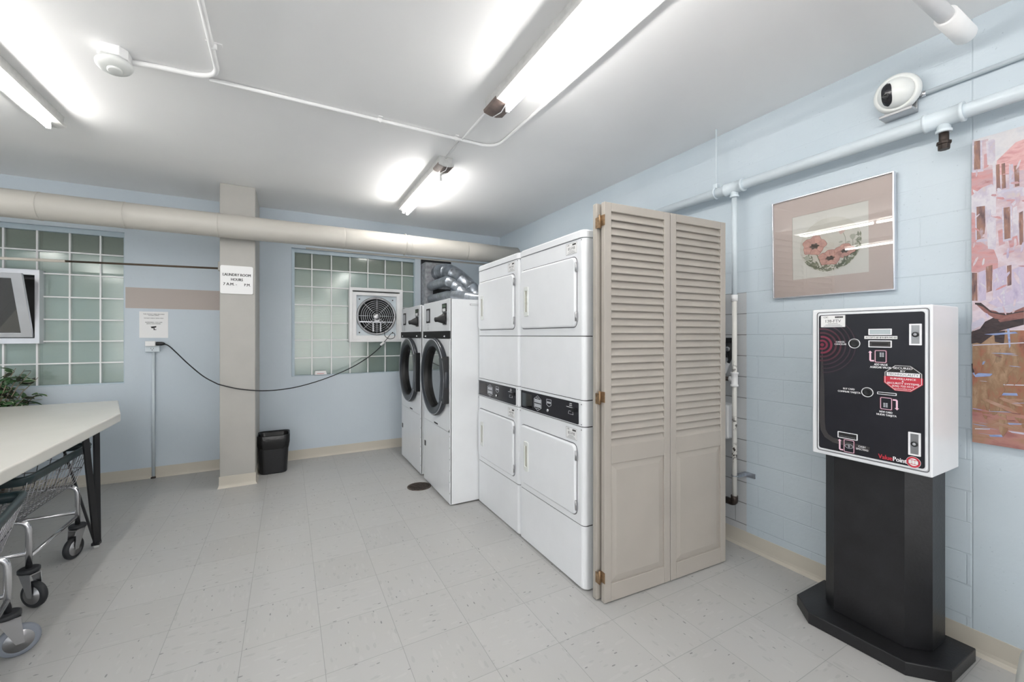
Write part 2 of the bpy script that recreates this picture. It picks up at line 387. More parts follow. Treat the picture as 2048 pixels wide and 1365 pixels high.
# glass-block windows
def window(name, xs, zs, hole=None):
    yb = YB+.055; t = bpy.data.objects.new(name, None); C.objects.link(t); struct(t)
    g = MB(); hw = .0055
    for x in xs[1:-1]:
        if hole and hole[0] < x < hole[1]:
            g.box(x-hw, x+hw, yb-.012, yb+.07, zs[0], hole[2]); g.box(x-hw, x+hw, yb-.012, yb+.07, hole[3], zs[-1])
        else: g.box(x-hw, x+hw, yb-.012, yb+.07, zs[0], zs[-1])
    for z in zs[1:-1]:
        if hole and hole[2] < z < hole[3]:
            g.box(xs[0], hole[0], yb-.011, yb+.069, z-hw, z+hw); g.box(hole[1], xs[-1], yb-.011, yb+.069, z-hw, z+hw)
        else: g.box(xs[0], xs[-1], yb-.011, yb+.069, z-hw, z+hw)
    g.build('mortar_grid', 'ceil_white', t)
    f = MB(); bk = MB()
    def panel(mb, y, a, b, c, d): mb.box(a, b, y, y+.003, c, d)
    rects = [(xs[0], xs[-1], zs[0], zs[-1])] if not hole else [
        (xs[0], hole[0], zs[0], zs[-1]), (hole[1], xs[-1], zs[0], zs[-1]), (hole[0], hole[1], zs[0], hole[2]), (hole[0], hole[1], hole[3], zs[-1])]
    for r in rects:
        if r[1]-r[0] > .01 and r[3]-r[2] > .01: panel(f, yb, *r); panel(bk, yb+.028, *r)
    f.build('block_face', 'gsheet', t); bk.build('block_core', 'gblock', t)
    tr = MB()                              # painted strip around the blocks
    tr.box(xs[0]-.03, xs[-1]+.015, yb-.02, yb+.075, zs[-1], Z1); tr.box(xs[0]-.03, xs[0], yb-.02, yb+.075, Z0, zs[-1])
    tr.box(xs[0]-.03, xs[-1]+.02, yb-.03, yb+.075, Z0, zs[0]); tr.box(xs[-1], xs[-1]+.012, yb-.02, yb+.075, Z0, zs[-1])
    tr.build('painted_surround', 'blue_trim', t); return t
rows = [.912, 1.102, 1.299, 1.491, 1.690, 1.893, 2.090, 2.262]
FX0, FX1, FZ0, FZ1 = .616, 1.222, 1.275, 1.905
window('window_2', [.064, .234, .434, .633, .832, 1.032, 1.233, 1.380], rows, (FX0+.02, FX1-.02, FZ0+.02, FZ1-.02))
HX0, HX1, HZ0, HZ1 = -2.68, -1.873, 1.279, 1.915
window('window_1', [-3.26, -3.11, -2.91, -2.71, -2.51, -2.31, -2.112, -1.912, -1.708, -1.506, -1.344], [.915]+rows[1:], (HX0+.01, HX1-.01, HZ0+.01, HZ1-.01))
mb = MB(); mb.box(XL-1, 3.5, YB+WT+.15, YB+WT+.2, .3, 3); struct(mb.build('trim_1', 'voidgrey'))    # the dim light well outside

# hopper vent window in the blocks
t = thing('hopper_window', 'aluminium hopper window tilted open in the left glass-block window', 'window', (HX0/2+HX1/2, YB, HZ0))
mb = MB(); mb.ringY([(HX0, HZ0), (HX1, HZ0), (HX1, HZ1), (HX0, HZ1)], [(HX0+.035, HZ0+.05), (HX1-.03, HZ0+.05), (HX1-.03, HZ1-.05), (HX0+.035, HZ1-.05)], YB-.02, YB+.10)
mb.build('frame', 'alu', t, .003)
sash = MB(); hgt = HZ1-HZ0-.11; tilt = .17
so = [(HX0+.04, 0), (HX1-.035, 0), (HX1-.035, 1), (HX0+.04, 1)]; si = [(HX0+.095, .07), (HX1-.10, .07), (HX1-.10, .915), (HX0+.095, .915)]
def sp(p, d): return (p[0], YB-.005-tilt*p[1]-d, HZ0+.055+hgt*p[1])
n = 4; vs = [sp(p, 0) for p in so]+[sp(p, 0) for p in si]+[sp(p, .03) for p in so]+[sp(p, .03) for p in si]; fs = []
for i in range(4):
    j = (i+1) % 4; fs += [(i, j, n+j, n+i), (2*n+i, 3*n+i, 3*n+j, 2*n+j), (i, 2*n+i, 2*n+j, j), (n+i, n+j, 3*n+j, 3*n+i)]
sash.add(vs, fs); so_ = sash.build('sash', 'alu', t, .003)
sg = MB(); sg.add([sp(p, .012) for p in si]+[sp(p, .016) for p in si], [(0, 1, 2, 3), (4, 5, 6, 7), (0, 1, 5, 4), (1, 2, 6, 5), (2, 3, 7, 6), (3, 0, 4, 7)]); sg.build('pane', 'pane', so_)
mb = MB(); mb.ringY([(HX0+.045, HZ0+.06), (HX1-.04, HZ0+.06), (HX1-.04, HZ1-.06), (HX0+.045, HZ1-.06)], [(HX0+.06, HZ0+.08), (HX1-.055, HZ0+.08), (HX1-.055, HZ1-.08), (HX0+.06, HZ1-.08)], YB+.05, YB+.08); mb.build('inner_stop', 'black', t)

# column
t = bpy.data.objects.new('trim_2', None); C.objects.link(t); struct(t)
mb = MB(); mb.box(-.53, -.262, 4.42, YB, 0, ZC); mb.build('column', 'greige', t, .006)
mb = MB(); prof = [(.0, 0), (.016, 0), (.010, .008), (.005, .02), (.004, .10), (0, .10)]
def sq(d, z): return [(-.53-d, 4.42-d, z), (-.262+d, 4.42-d, z), (-.262+d, YB-.001, z), (-.53-d, YB-.001, z)]
mb.loft([sq(d, z) for d, z in ((.016, .0), (.012, .008), (.006, .02), (.004, .03), (.004, .102))]); mb.build('column_base', 'cream', t)

# ================================================================== BIG DUCT, PIPES, CONDUITS
def lab(o, l, c, g=None): return tag(o, l, c, g)
mb = MB(); pts = []; rad = []
x = -4.3; joints = [-3.3, -2.4, -1.59, -1.12, -.52, .48, 1.12, 1.75]
xs = [x]
rr_ = .101
seq = [(-4.38, rr_)]
for j in joints: seq += [(j-.08, rr_), (j-.030, rr_), (j-.004, rr_+.003), (j-.001, rr_+.003), (j+.0005, rr_-.002), (j+.004, rr_), (j+.08, rr_)]
seq += [(2.40, rr_)]
mb.tube([(a, 4.305, 2.297) for a, b in seq], [b for a, b in seq], 36)
du = thing('round_duct', 'long beige round duct under the ceiling, crossing in front of the column', 'duct', (-.9, 4.305, 2.19))
mb.build('duct_run', 'duct_paint', du)
mb = MB()
for jx in (1.07,): mb.tube([(jx, 4.305+.106*math.cos(a), 2.297+.106*math.sin(a)) for a in [k*PI/8 for k in range(17)]], .006, 8)
mb.build('duct_hanger', 'duct_paint', du)
mb = MB(); mb.tube([(.15, 4.40, 2.185), (2.3, 4.40, 2.185)], .009, 8)
tag(mb.build('thin_conduit', 'duct_paint'), 'thin beige conduit running just below the round duct', 'conduit')

PXX, PZZ = 2.462, 2.280
t = thing('blue_pipe', 'light blue painted pipe running along the top of the right wall', 'pipe', (PXX, 1.6, PZZ))
mb = MB(); mb.tube([(PXX, YF+.02, PZZ), (PXX, 4.1, PZZ)], .030, 24)
mb.build('pipe_run', 'blue_pipe', t)
def tee(parent, y, name='tee_fitting', drop=.05, r=.037, rb=.022):
    m_ = MB(); L = .062
    m_.tube([(PXX, y-L, PZZ), (PXX, y-L+.012, PZZ), (PXX, y-L+.013, PZZ), (PXX, y+L-.013, PZZ), (PXX, y+L-.012, PZZ), (PXX, y+L, PZZ)], [r+.003, r+.003, r, r, r+.003, r+.003], 24)
    m_.tube([(PXX, y, PZZ), (PXX, y, PZZ-drop), (PXX, y, PZZ-drop-.002), (PXX, y, PZZ-drop-.014)], [rb, rb, rb+.004, rb+.004], 20)
    return m_.build(name, 'blue_pipe', parent)
tee(t, 1.605); tee(t, .665)
mb = MB(); mb.tube([(PXX, .665, 2.225), (PXX, .665, 2.165)], .016, 16); mb.build('iron_nipple', 'iron', t)
mb = MB(); mb.tube([(PXX, .665, 2.178), (PXX, .665, 2.168), (PXX, .665, 2.166), (PXX, .665, 2.145)], [.024, .024, .020, .019], 8, smooth=False); mb.build('end_cap', 'iron', t)
mb = MB(); mb.tube([(PXX, 1.73, 2.335), (PXX, 1.73, ZC)], .0045, 8)
mb.tube([(PXX+.034*math.cos(a), 1.73, PZZ+.034*math.sin(a)) for a in [k*PI/8 for k in range(17)]], .005, 6)
mb.box(PXX-.012, PXX+.012, 1.715, 1.745, PZZ+.03, PZZ+.06); mb.build('pipe_hanger', 'blue_pipe', t)

t = thing('white_riser_pipe', 'white vertical pipe dropping from the blue pipe beside the louvered door', 'pipe', (PXX, 1.605, .28))
mb = MB(); mb.tube([(PXX, 1.605, 2.214), (PXX, 1.605, 1.60)], .0155, 16); mb.build('upper_pipe', 'blue_pipe', t)
mb = MB(); mb.tube([(PXX, 1.605, 1.60), (PXX, 1.605, .30)], .0145, 16); mb.build('lower_pipe', 'chipped', t)
mb = MB(); mb.tube([(PXX, 1.605, 1.565), (PXX, 1.605, 1.605)], .019, 16); mb.build('coupling', 'ceil_white', t)
mb = MB(); mb.tube([(PXX, 1.605, 1.12), (PXX, 1.605, 1.108), (PXX, 1.605, 1.106), (PXX, 1.605, 1.044), (PXX, 1.605, 1.042), (PXX, 1.605, 1.03)], [.023, .023, .019, .019, .023, .023], 16)
mb.tube([(PXX, 1.605, 1.075), (PXX, 1.636, 1.075)], .017, 14); mb.build('tee_fitting', 'ceil_white', t)
mb = MB(); mb.tube([(PXX, 1.63, 1.075), (PXX, 1.95, 1.075)], .014, 14); mb.build('branch_pipe', 'iron', t)
mb = MB(); mb.tube(arc([(PXX, 1.605, .345), (PXX, 1.605, .30), (PXX, 1.66, .30)], .04), .021, 16)
mb.tube([(PXX, 1.65, .30), (PXX, 1.95, .30)], .015, 14); mb.build('iron_elbow', 'iron', t)
mb = MB(); mb.tube([(PXX+.018*math.cos(a), 1.605+.018*math.sin(a), .47) for a in [k*PI/8 for k in range(17)]], .003, 6)
mb.box(PXX+.015, XR-.003, 1.585, 1.605, .46, .48); mb.box(XR-.006, XR-.001, 1.53, 1.60, .455, .485); mb.build('wall_clamp', 'galv', t)

# thin conduit to the camera
t = thing('camera_conduit', 'thin blue conduit running along the right wall to the dome camera', 'conduit', (2.545, 0, 2.45))
mb = MB(); mb.tube([(2.545, YF+.02, 2.452), (2.545, .745, 2.452)], .010, 12); mb.build('conduit_run', 'blue_pipe', t)
mb = MB(); mb.tube([(2.545, .745, 2.452), (2.545, .765, 2.452)], .013, 10); mb.build('connector', 'chrome', t)

# dome camera
cy, cz = .835, 2.487
t = thing('dome_camera', 'white dome security camera on the right wall above the blue pipe', 'security camera', (2.50, cy, 2.40))
ax = Vector((-1, -.10, -.20)).normalized()
o0 = Vector((2.53, cy, cz))
mb = MB(); mb.lathe([(.068, 0), (.080, .008), (.085, .022), (.083, .040), (.076, .050), (.068, .055), (.066, .052)], o0, ax, 40); mb.build('housing', 'domewhite', t)
mb = MB(); mb.lathe([(.066, .045), (.065, .055), (.060, .070), (.048, .087), (.030, .098), (.012, .102), (.001, .103)], o0, ax, 40); dm = mb.build('dome', 'domewhite', t)
# dark lens slot follows the dome
side = ax.cross(Vector((0, 0, 1))).normalized(); upv = side.cross(ax).normalized()
def dome_pt(u, v, lift=.0015):     # u sideways, v up, on the dome surface
    r = math.hypot(u, v); prof = [(0, .103), (.012, .102), (.030, .098), (.048, .087), (.060, .070), (.065, .055)]
    h = .055
    for (ra, ha), (rb, hb) in zip(prof, prof[1:]):
        if ra <= r <= rb: h = ha+(hb-ha)*(r-ra)/(rb-ra)
    return tuple(o0+ax*(h+lift)+side*u+upv*v)
def slot(cu, cv, a, b, nu=8, nv=14):
    vs, fs = [], []
    for i in range(nv+1):
        v = cv+b*(2*i/nv-1); w = a*math.sqrt(max(.02, 1-abs(2*i/nv-1)**4))
        for j in range(nu+1): vs.append(dome_pt(cu+w*(2*j/nu-1), v))
    for i in range(nv):
        for j in range(nu): k = i*(nu+1)+j; fs.append((k, k+1, k+nu+2, k+nu+1))
    return vs, fs
sgn = 1 if side.y > 0 else -1
mb = MB(); mb.add(*slot(.022*sgn, -.002, .020, .050)); mb.build('lens_window', 'blackpanel', t)
lp = Vector(dome_pt(.024*sgn, -.010)); mb = MB(); mb.lathe([(.011, -.004), (.012, .004), (.009, .006), (.007, .003), (.001, .002)], lp, ax, 20); mb.build('lens', 'black', t)
mb = MB(); mb.box(2.485, XR-.001, .775, .895, 2.383, 2.396); mb.box(2.545, XR-.001, .775, .895, 2.396, 2.45); mb.build('mounting_bracket', 'steel', t, .002)

# ceiling tube entering the right wall
t = thing('ceiling_pipe', 'short white pipe with a coupling where ceiling meets right wall', 'pipe', (2.2, .605, 2.6))
mb = MB(); mb.tube([(1.75, .62, 2.625), (2.32, .605, 2.60)], .027, 24); mb.tube([(1.8, .62, 2.65), (1.8, .62, ZC)], .006, 8); mb.build('pipe_run', 'ceil_white', t)
mb = MB(); mb.tube([(2.26, .606, 2.602), (2.262, .606, 2.602), (2.455, .60, 2.591), (2.466, .60, 2.590), (2.468, .60, 2.590)], [.028, .036, .036, .031, .02], 24); mb.build('coupling', 'ceil_white', t)

# smoke detector and ceiling conduits
t = thing('smoke_detector', 'round white smoke detector hanging from a ceiling junction box', 'smoke detector', (-.72, 2.62, 2.6))
mb = MB(); mb.prism([(-.775, 2.585), (-.755, 2.555), (-.69, 2.555), (-.665, 2.585), (-.665, 2.65), (-.69, 2.68), (-.755, 2.68), (-.775, 2.65)], 2.655, ZC); mb.build('junction_box', 'ceil_white', t, .003)
ax2 = Vector((.10, -.12, -1)).normalized(); o2 = Vector((-.728, 2.628, 2.655))
mb = MB(); mb.lathe([(.040, 0), (.062, .006), (.068, .014), (.068, .022), (.060, .034), (.030, .040), (.029, .040)], o2, ax2, 36); mb.build('housing', 'domewhite', t)
mb = MB(); mb.lathe([(.028, .038), (.028, .047), (.024, .050), (.001, .050)], o2, ax2, 30); mb.build('sensor_cap', 'domewhite', t)
def conduit(name, label, pts, r=.011, clips=()):
    t = thing(name, label, 'conduit', (*pts[0][:2], ZC-.03)); m_ = MB(); m_.tube(arc(pts, .13, 8), r, 12); m_.build('conduit_run', 'ceil_white', t)
    for (x, y, dx, dy) in clips:
        k = MB(); k.box(x-.012-dx, x+.012+dx, y-.012-dy, y+.012+dy, ZC-.004, ZC); k.tube([(x-dx*.5, y-dy*.5, ZC-.012), (x+dx*.5, y+dy*.5, ZC-.012)], .014, 8); k.build('pipe_clip', 'ceil_white', t)
zc = ZC-.012
conduit('ceiling_conduit', 'white ceiling conduit bending from the smoke detector toward the viewer', [(-.665, 2.645, zc-.01), (-.58, 2.645, zc), (-.315, 2.625, zc), (-.305, 1.9, zc), (-.305, YF+.02, zc)], .0125, [(-.30, 2.33, .02, 0)])
conduit('ceiling_conduit', 'long white ceiling conduit crossing under both middle light fixtures', [(-.36, 2.64, zc), (1.30, 2.64, zc), (1.31, 1.6, zc), (1.31, YF+.02, zc)], .010, [(.50, 2.64, 0, .02), (1.0, 2.64, 0, .02)])
conduit('ceiling_conduit', 'short thin conduit joining the two light fixtures end to end', [(1.045, 2.15, ZC-.008), (1.045, 3.0, ZC-.008)], .007)

# ================================================================== LIGHT FIXTURES
def fixture(label, x, y0, y1, tubes, bare=None, bare_far=True, splice=None, group='bare-tube fluorescent fixtures on the ceiling'):
    t = thing('fluorescent_light', label, 'light fixture', (x, (y0+y1)/2, 2.62), group=group)
    mb = MB()
    prof = [(-.050, ZC), (-.047, 2.665), (-.062, 2.650), (-.058, 2.635), (-.020, 2.625), (.020, 2.625), (.058, 2.635), (.062, 2.650), (.047, 2.665), (.050, ZC)]
    mb.loft([[(x+a, y, z) for a, z in prof] for y in (y0, y1)]); mb.build('housing', 'fixture_white', t)
    if bare:
        mb = MB(); pr2 = [(a*1.01, z-.001) for a, z in prof[2:8]]
        mb.loft([[(x+a, y, z) for a, z in pr2] for y in bare], caps=True); mb.build('bare_metal_end', 'brown', t)
        mb = MB(); mb.tube([(x+.0, bare[1]-.16, 2.618), (x+.012, bare[1]-.08, 2.617), (x-.002, bare[1]-.01, 2.620), (x-.004, bare[1]+.02, 2.66)], .003, 6); mb.build('loose_wire', 'ceil_white', t)
    for dx, segs, rad_ in tubes:
        for (a, b) in segs:
            k = MB(); k.tube([(x+dx, a, 2.595), (x+dx, a+.006, 2.595), (x+dx, b-.006, 2.595), (x+dx, b, 2.595)], [rad_*.8, rad_, rad_, rad_*.8], 16); k.build('lit_tube', 'tube', t)
            for y in (a-.006, b+.006): k = MB(); k.box(x+dx-.010, x+dx+.010, y-.005, y+.005, 2.580, 2.632); k.build('socket', 'ceil_white', t)
    return t
fixture('long fluorescent fixture, brown bare metal at its far end, above centre', 1.05, -.30, 2.16, [(.012, [(-.26, .90), (.93, 2.00)], .015)], bare=(2.00, 2.161))
fixture('far middle fluorescent fixture, the one nearest the tall dryers', 1.05, 2.97, 4.24, [(.018, [(3.16, 4.20)], .015), (-.030, [(3.20, 4.16)], .011)], bare=(2.972, 3.10))
fixture('left fluorescent fixture, cut by the left edge of the picture', -1.265, 1.05, 3.56, [(.015, [(1.09, 2.28), (2.31, 3.46)], .015)])
fixture('fluorescent fixture further left, seen only reflected in the poppy print', -3.2, 1.0, 3.48, [(.015, [(1.04, 2.20), (2.23, 3.40)], .015)])
fixture('added left fluorescent fill fixture, unseen behind the viewer', -1.265, -2.3, .2, [(.015, [(-2.26, -1.08), (-1.05, .14)], .015)])  # invented fixture out of view, added to brighten the room

fixture('added middle fluorescent fill fixture, unseen behind the viewer', 1.05, -3.3, -.85, [(.012, [(-3.26, -2.1), (-2.06, -.89)], .015)])  # another added fixture, unseen, raising the overall light level
fixture('added far left fluorescent fill fixture, unseen behind the viewer', -3.2, -2.3, .2, [(.015, [(-2.26, -1.08), (-1.05, .14)], .015)])  # unseen as well, made up for extra fill from the left

# ================================================================== STACKED DRYERS
def outline_front(x0, x1, ya, yb, r=.035, n=6):     # box footprint, rounded front corners (front faces -X)
    out = []
    for k in range(n+1):
        a = math.radians(180+90*k/n); out.append((x0+r+r*math.cos(a), ya+r+r*math.sin(a)))
    out += [(x1, ya), (x1, yb)]
    for k in range(n+1):
        a = math.radians(90+90*k/n); out.append((x0+r+r*math.cos(a), yb-r+r*math.sin(a)))
    return out
def id_sticker(parent, k, yc, zc_, w, h, code):
    mb = MB(); mb.slabX(rr(yc-w/2, yc+w/2, zc_-h/2, zc_+h/2, .003), k-.0012, k); s_ = mb.build('id_sticker', 'label', parent)
    if w < .099: mb = MB(); mb.ringX(rr(yc-w/2, yc+w/2, zc_-h/2, zc_+h/2, .003), rr(yc-w/2+.0012, yc+w/2-.0012, zc_-h/2+.0012, zc_+h/2-.0012, .002), k-.0015, k-.0012); mb.build('sticker_border', 'greyink', s_)
    mb = MB(); add_text(mb, 'X', code, yc, zc_, k-.0018, h*.24, .01, w*.62)
    add_text(mb, 'X', 'CSC', yc+w*.28, zc_+h*.33, k-.0018, h*.13, .02)
    for q in range(13): mb.box(k-.0018, k-.0014, yc-w*.1-q*w*.025-.0007, yc-w*.1-q*w*.025+.0007*(1+q % 2), zc_+h*.25, zc_+h*.4)
    mb.build('sticker_lettering', 'ink', s_)
    mb = MB()
    for q, ww in ((-.20, .4), (-.30, .6), (-.40, .75)): mb.box(k-.0018, k-.0014, yc-w*ww/2, yc+w*ww/2, zc_+h*q-.0008, zc_+h*q+.0008)
    mb.build('fine_print', 'greyink', s_)
def dryer_door(parent, k, ya, yb, z0, z1, hz):
    d = MB(); d.loft([[(k-x, y, z) for y, z in rr(ya+i, yb-i, z0+i, z1-i, .028, 5)] for x, i in ((-.004, 0), (.008, 0), (.014, .006), (.015, .012))])
    dd = d.build('door', 'white', parent)
    g = MB(); g.ringX(rr(ya-.006, yb+.006, z0-.006, z1+.006, .034, 5), rr(ya-.001, yb+.001, z0-.001, z1+.001, .029, 5), k-.0008, k+.002); g.build('door_gap', 'greyink', dd)
    hy = yb-.085
    h = MB(); h.ringX(rr(hy-.026, hy+.026, hz-.095, hz+.095, .010, 3), rr(hy-.013, hy+.013, hz-.068, hz+.068, .004, 3), k-.022, k-.013); hh = h.build('handle', 'offwhite', dd, .002)
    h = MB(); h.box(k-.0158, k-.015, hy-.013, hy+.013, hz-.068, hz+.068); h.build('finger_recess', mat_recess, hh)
    for z in (z0+.055, z1-.055):
        h = MB(); h.tube([(k-.010, ya-.005, z-.026), (k-.010, ya-.005, z+.026)], .005, 8); h.box(k-.011, k-.004, ya-.012, ya+.003, z-.024, z+.024); h.build('hinge', 'steel', dd)
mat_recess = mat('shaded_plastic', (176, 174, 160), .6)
def stacked(ya, yb, label, codes, lit, gk):
    k = 1.362; xb = 2.08; t = thing('stacked_dryer', label, 'dryer', (k, (ya+yb)/2, 0), group='stacked dryers side by side')
    body = MB(); body.prism(outline_front(k+.012, xb, ya+.004, yb-.004, .03), .005, 1.868); body.build('cabinet', 'white_side', t)
    def fp(name, z0, z1, x1=.042, dz=.0018):
        m_ = MB(); o_ = outline_front(k, k+x1+.02, ya+.0015, yb-.0015, .026); i_ = outline_front(k+.003, k+x1+.02, ya+.0045, yb-.0045, .023)
        m_.loft([[(x, y, z) for x, y in (i_ if e else o_)] for z, e in ((z0+dz, 1), (z0+dz+.002, 0), (z1-dz-.002, 0), (z1-dz, 1))]); return m_.build(name, 'white', t)
    fp('base_panel', .012, .343); lf = fp('front_panel', .343, .866); cb = fp('control_band', .866, 1.006); fp('middle_panel', 1.006, 1.346); fp('front_panel', 1.346, 1.868)
    for zz in (.343, .866, 1.006, 1.346): m_ = MB(); m_.prism(outline_front(k+.0035, k+.06, ya+.003, yb-.003, .025), zz-.004, zz+.004); m_.build('seam_shade_strip', 'seam_shade', t)  # dark strips set into the seams, their shade put into the colour
    cap = MB(); o_ = outline_front(k-.004, xb, ya, yb, .034); i_ = outline_front(k+.004, xb, ya+.008, yb-.008, .03)
    cap.loft([[(x, y, z) for x, y in q] for z, q in ((1.870, o_), (1.902, o_), (1.911, i_))]); cap.build('top_cap', 'white', t)
    dryer_door(t, k, ya+.062, yb-.022-.01, .386, .762, .573); dryer_door(t, k, ya+.062, yb-.032, 1.397, 1.772, 1.568)
    id_sticker(t, k, ya+.108, 1.825, .098, .062, codes[0]); id_sticker(t, k, ya+.108, .815, .098, .062, codes[1])
    p = MB(); p.slabX(rr(ya+.045, yb-.028, .875, .990, .006), k-.004, k); pn = p.build('control_panel', 'blackpanel', t)
    q = k-.0046
    m_ = MB(); m_.slabX(rr(yb-.17, yb-.045, .888, .975, .004), k-.0055, k-.004); m_.build('display_window', 'darkglass' if lit else 'greyprint', pn)
    w = MB(); yc = yb-.235
    hexo = [(yc+.045, .955), (yc, .978), (yc-.045, .955), (yc-.045, .905), (yc, .882), (yc+.045, .905)]
    hexi = [(a*.94+yc*.06, b*.94+.93*.06) for a, b in hexo]; w.ringX(hexo, hexi, q, q+.0004)
    w.box(q, q+.0004, yc-.038, yc+.038, .933, .955); w.box(q, q+.0004, yc-.038, yc+.038, .905, .927)
    w.build('selector_graphic', 'silverink', pn)
    lettering_parts(pn, 'whiteink', [('X', 'NORMAL', yc, .962, q-.0002, .005), ('X', 'DELICATES', yc, .897, q-.0002, .005)])
    w = MB(); add_text(w, 'X', 'CARD', ya+.11, .977, q-.0002, .006); add_text(w, 'X', 'INSERT', ya+.11, .967, q-.0002, .006); w.box(q, q+.0003, ya+.07, ya+.15, .956, .958)
    w.tube([(q, ya+.088, .920), (q, ya+.092, .936), (q, ya+.128, .936), (q, ya+.132, .920), (q, ya+.088, .920)], .0008, 4); w.build('panel_lettering', 'whiteink', pn)
    w = MB(); yc = yb-.36; sh = [(yc+.026, .972), (yc-.026, .972), (yc-.026, .938), (yc, .926), (yc+.026, .938)]
    w.ringX(sh, [(yc+(a-yc)*.86, .95+(b-.95)*.86) for a, b in sh], q, q+.0004); w.box(q, q+.0004, yc-.02, yc+.02, .946, .958); w.build('shield_emblem', 'silverink', pn)
    w = MB(); w.lathe([(.0095, 0), (.0095, .006), (.006, .009), (.001, .009)], (k-.004, yb-.352, .905), (-1, 0, 0), 20); w.build('lock', 'chrome', pn)
    w = MB(); w.box(k-.016, k-.004, ya+.062, ya+.092, .938, .958); w.build('card_slot', 'black', pn)
    for y, z in [(a, b) for a in (ya+.022, yb-.012) for b in (.985, .878, 1.857, .85)]:
        w = MB(); w.lathe([(.0035, 0), (.003, .0015), (.0005, .0017)], (k, y, z), (-1, 0, 0), 8); w.build('screw', 'greyink', t)
    return t
stacked(1.715, 2.400, 'white stacked dryer with a lit black control panel, next to the louvered door', ('832-FVB', '833-FVB'), True, 0)
stacked(2.404, 3.085, 'white stacked dryer between the round-door dryers and its twin', ('841-FVB', '843-FVB'), False, 1)

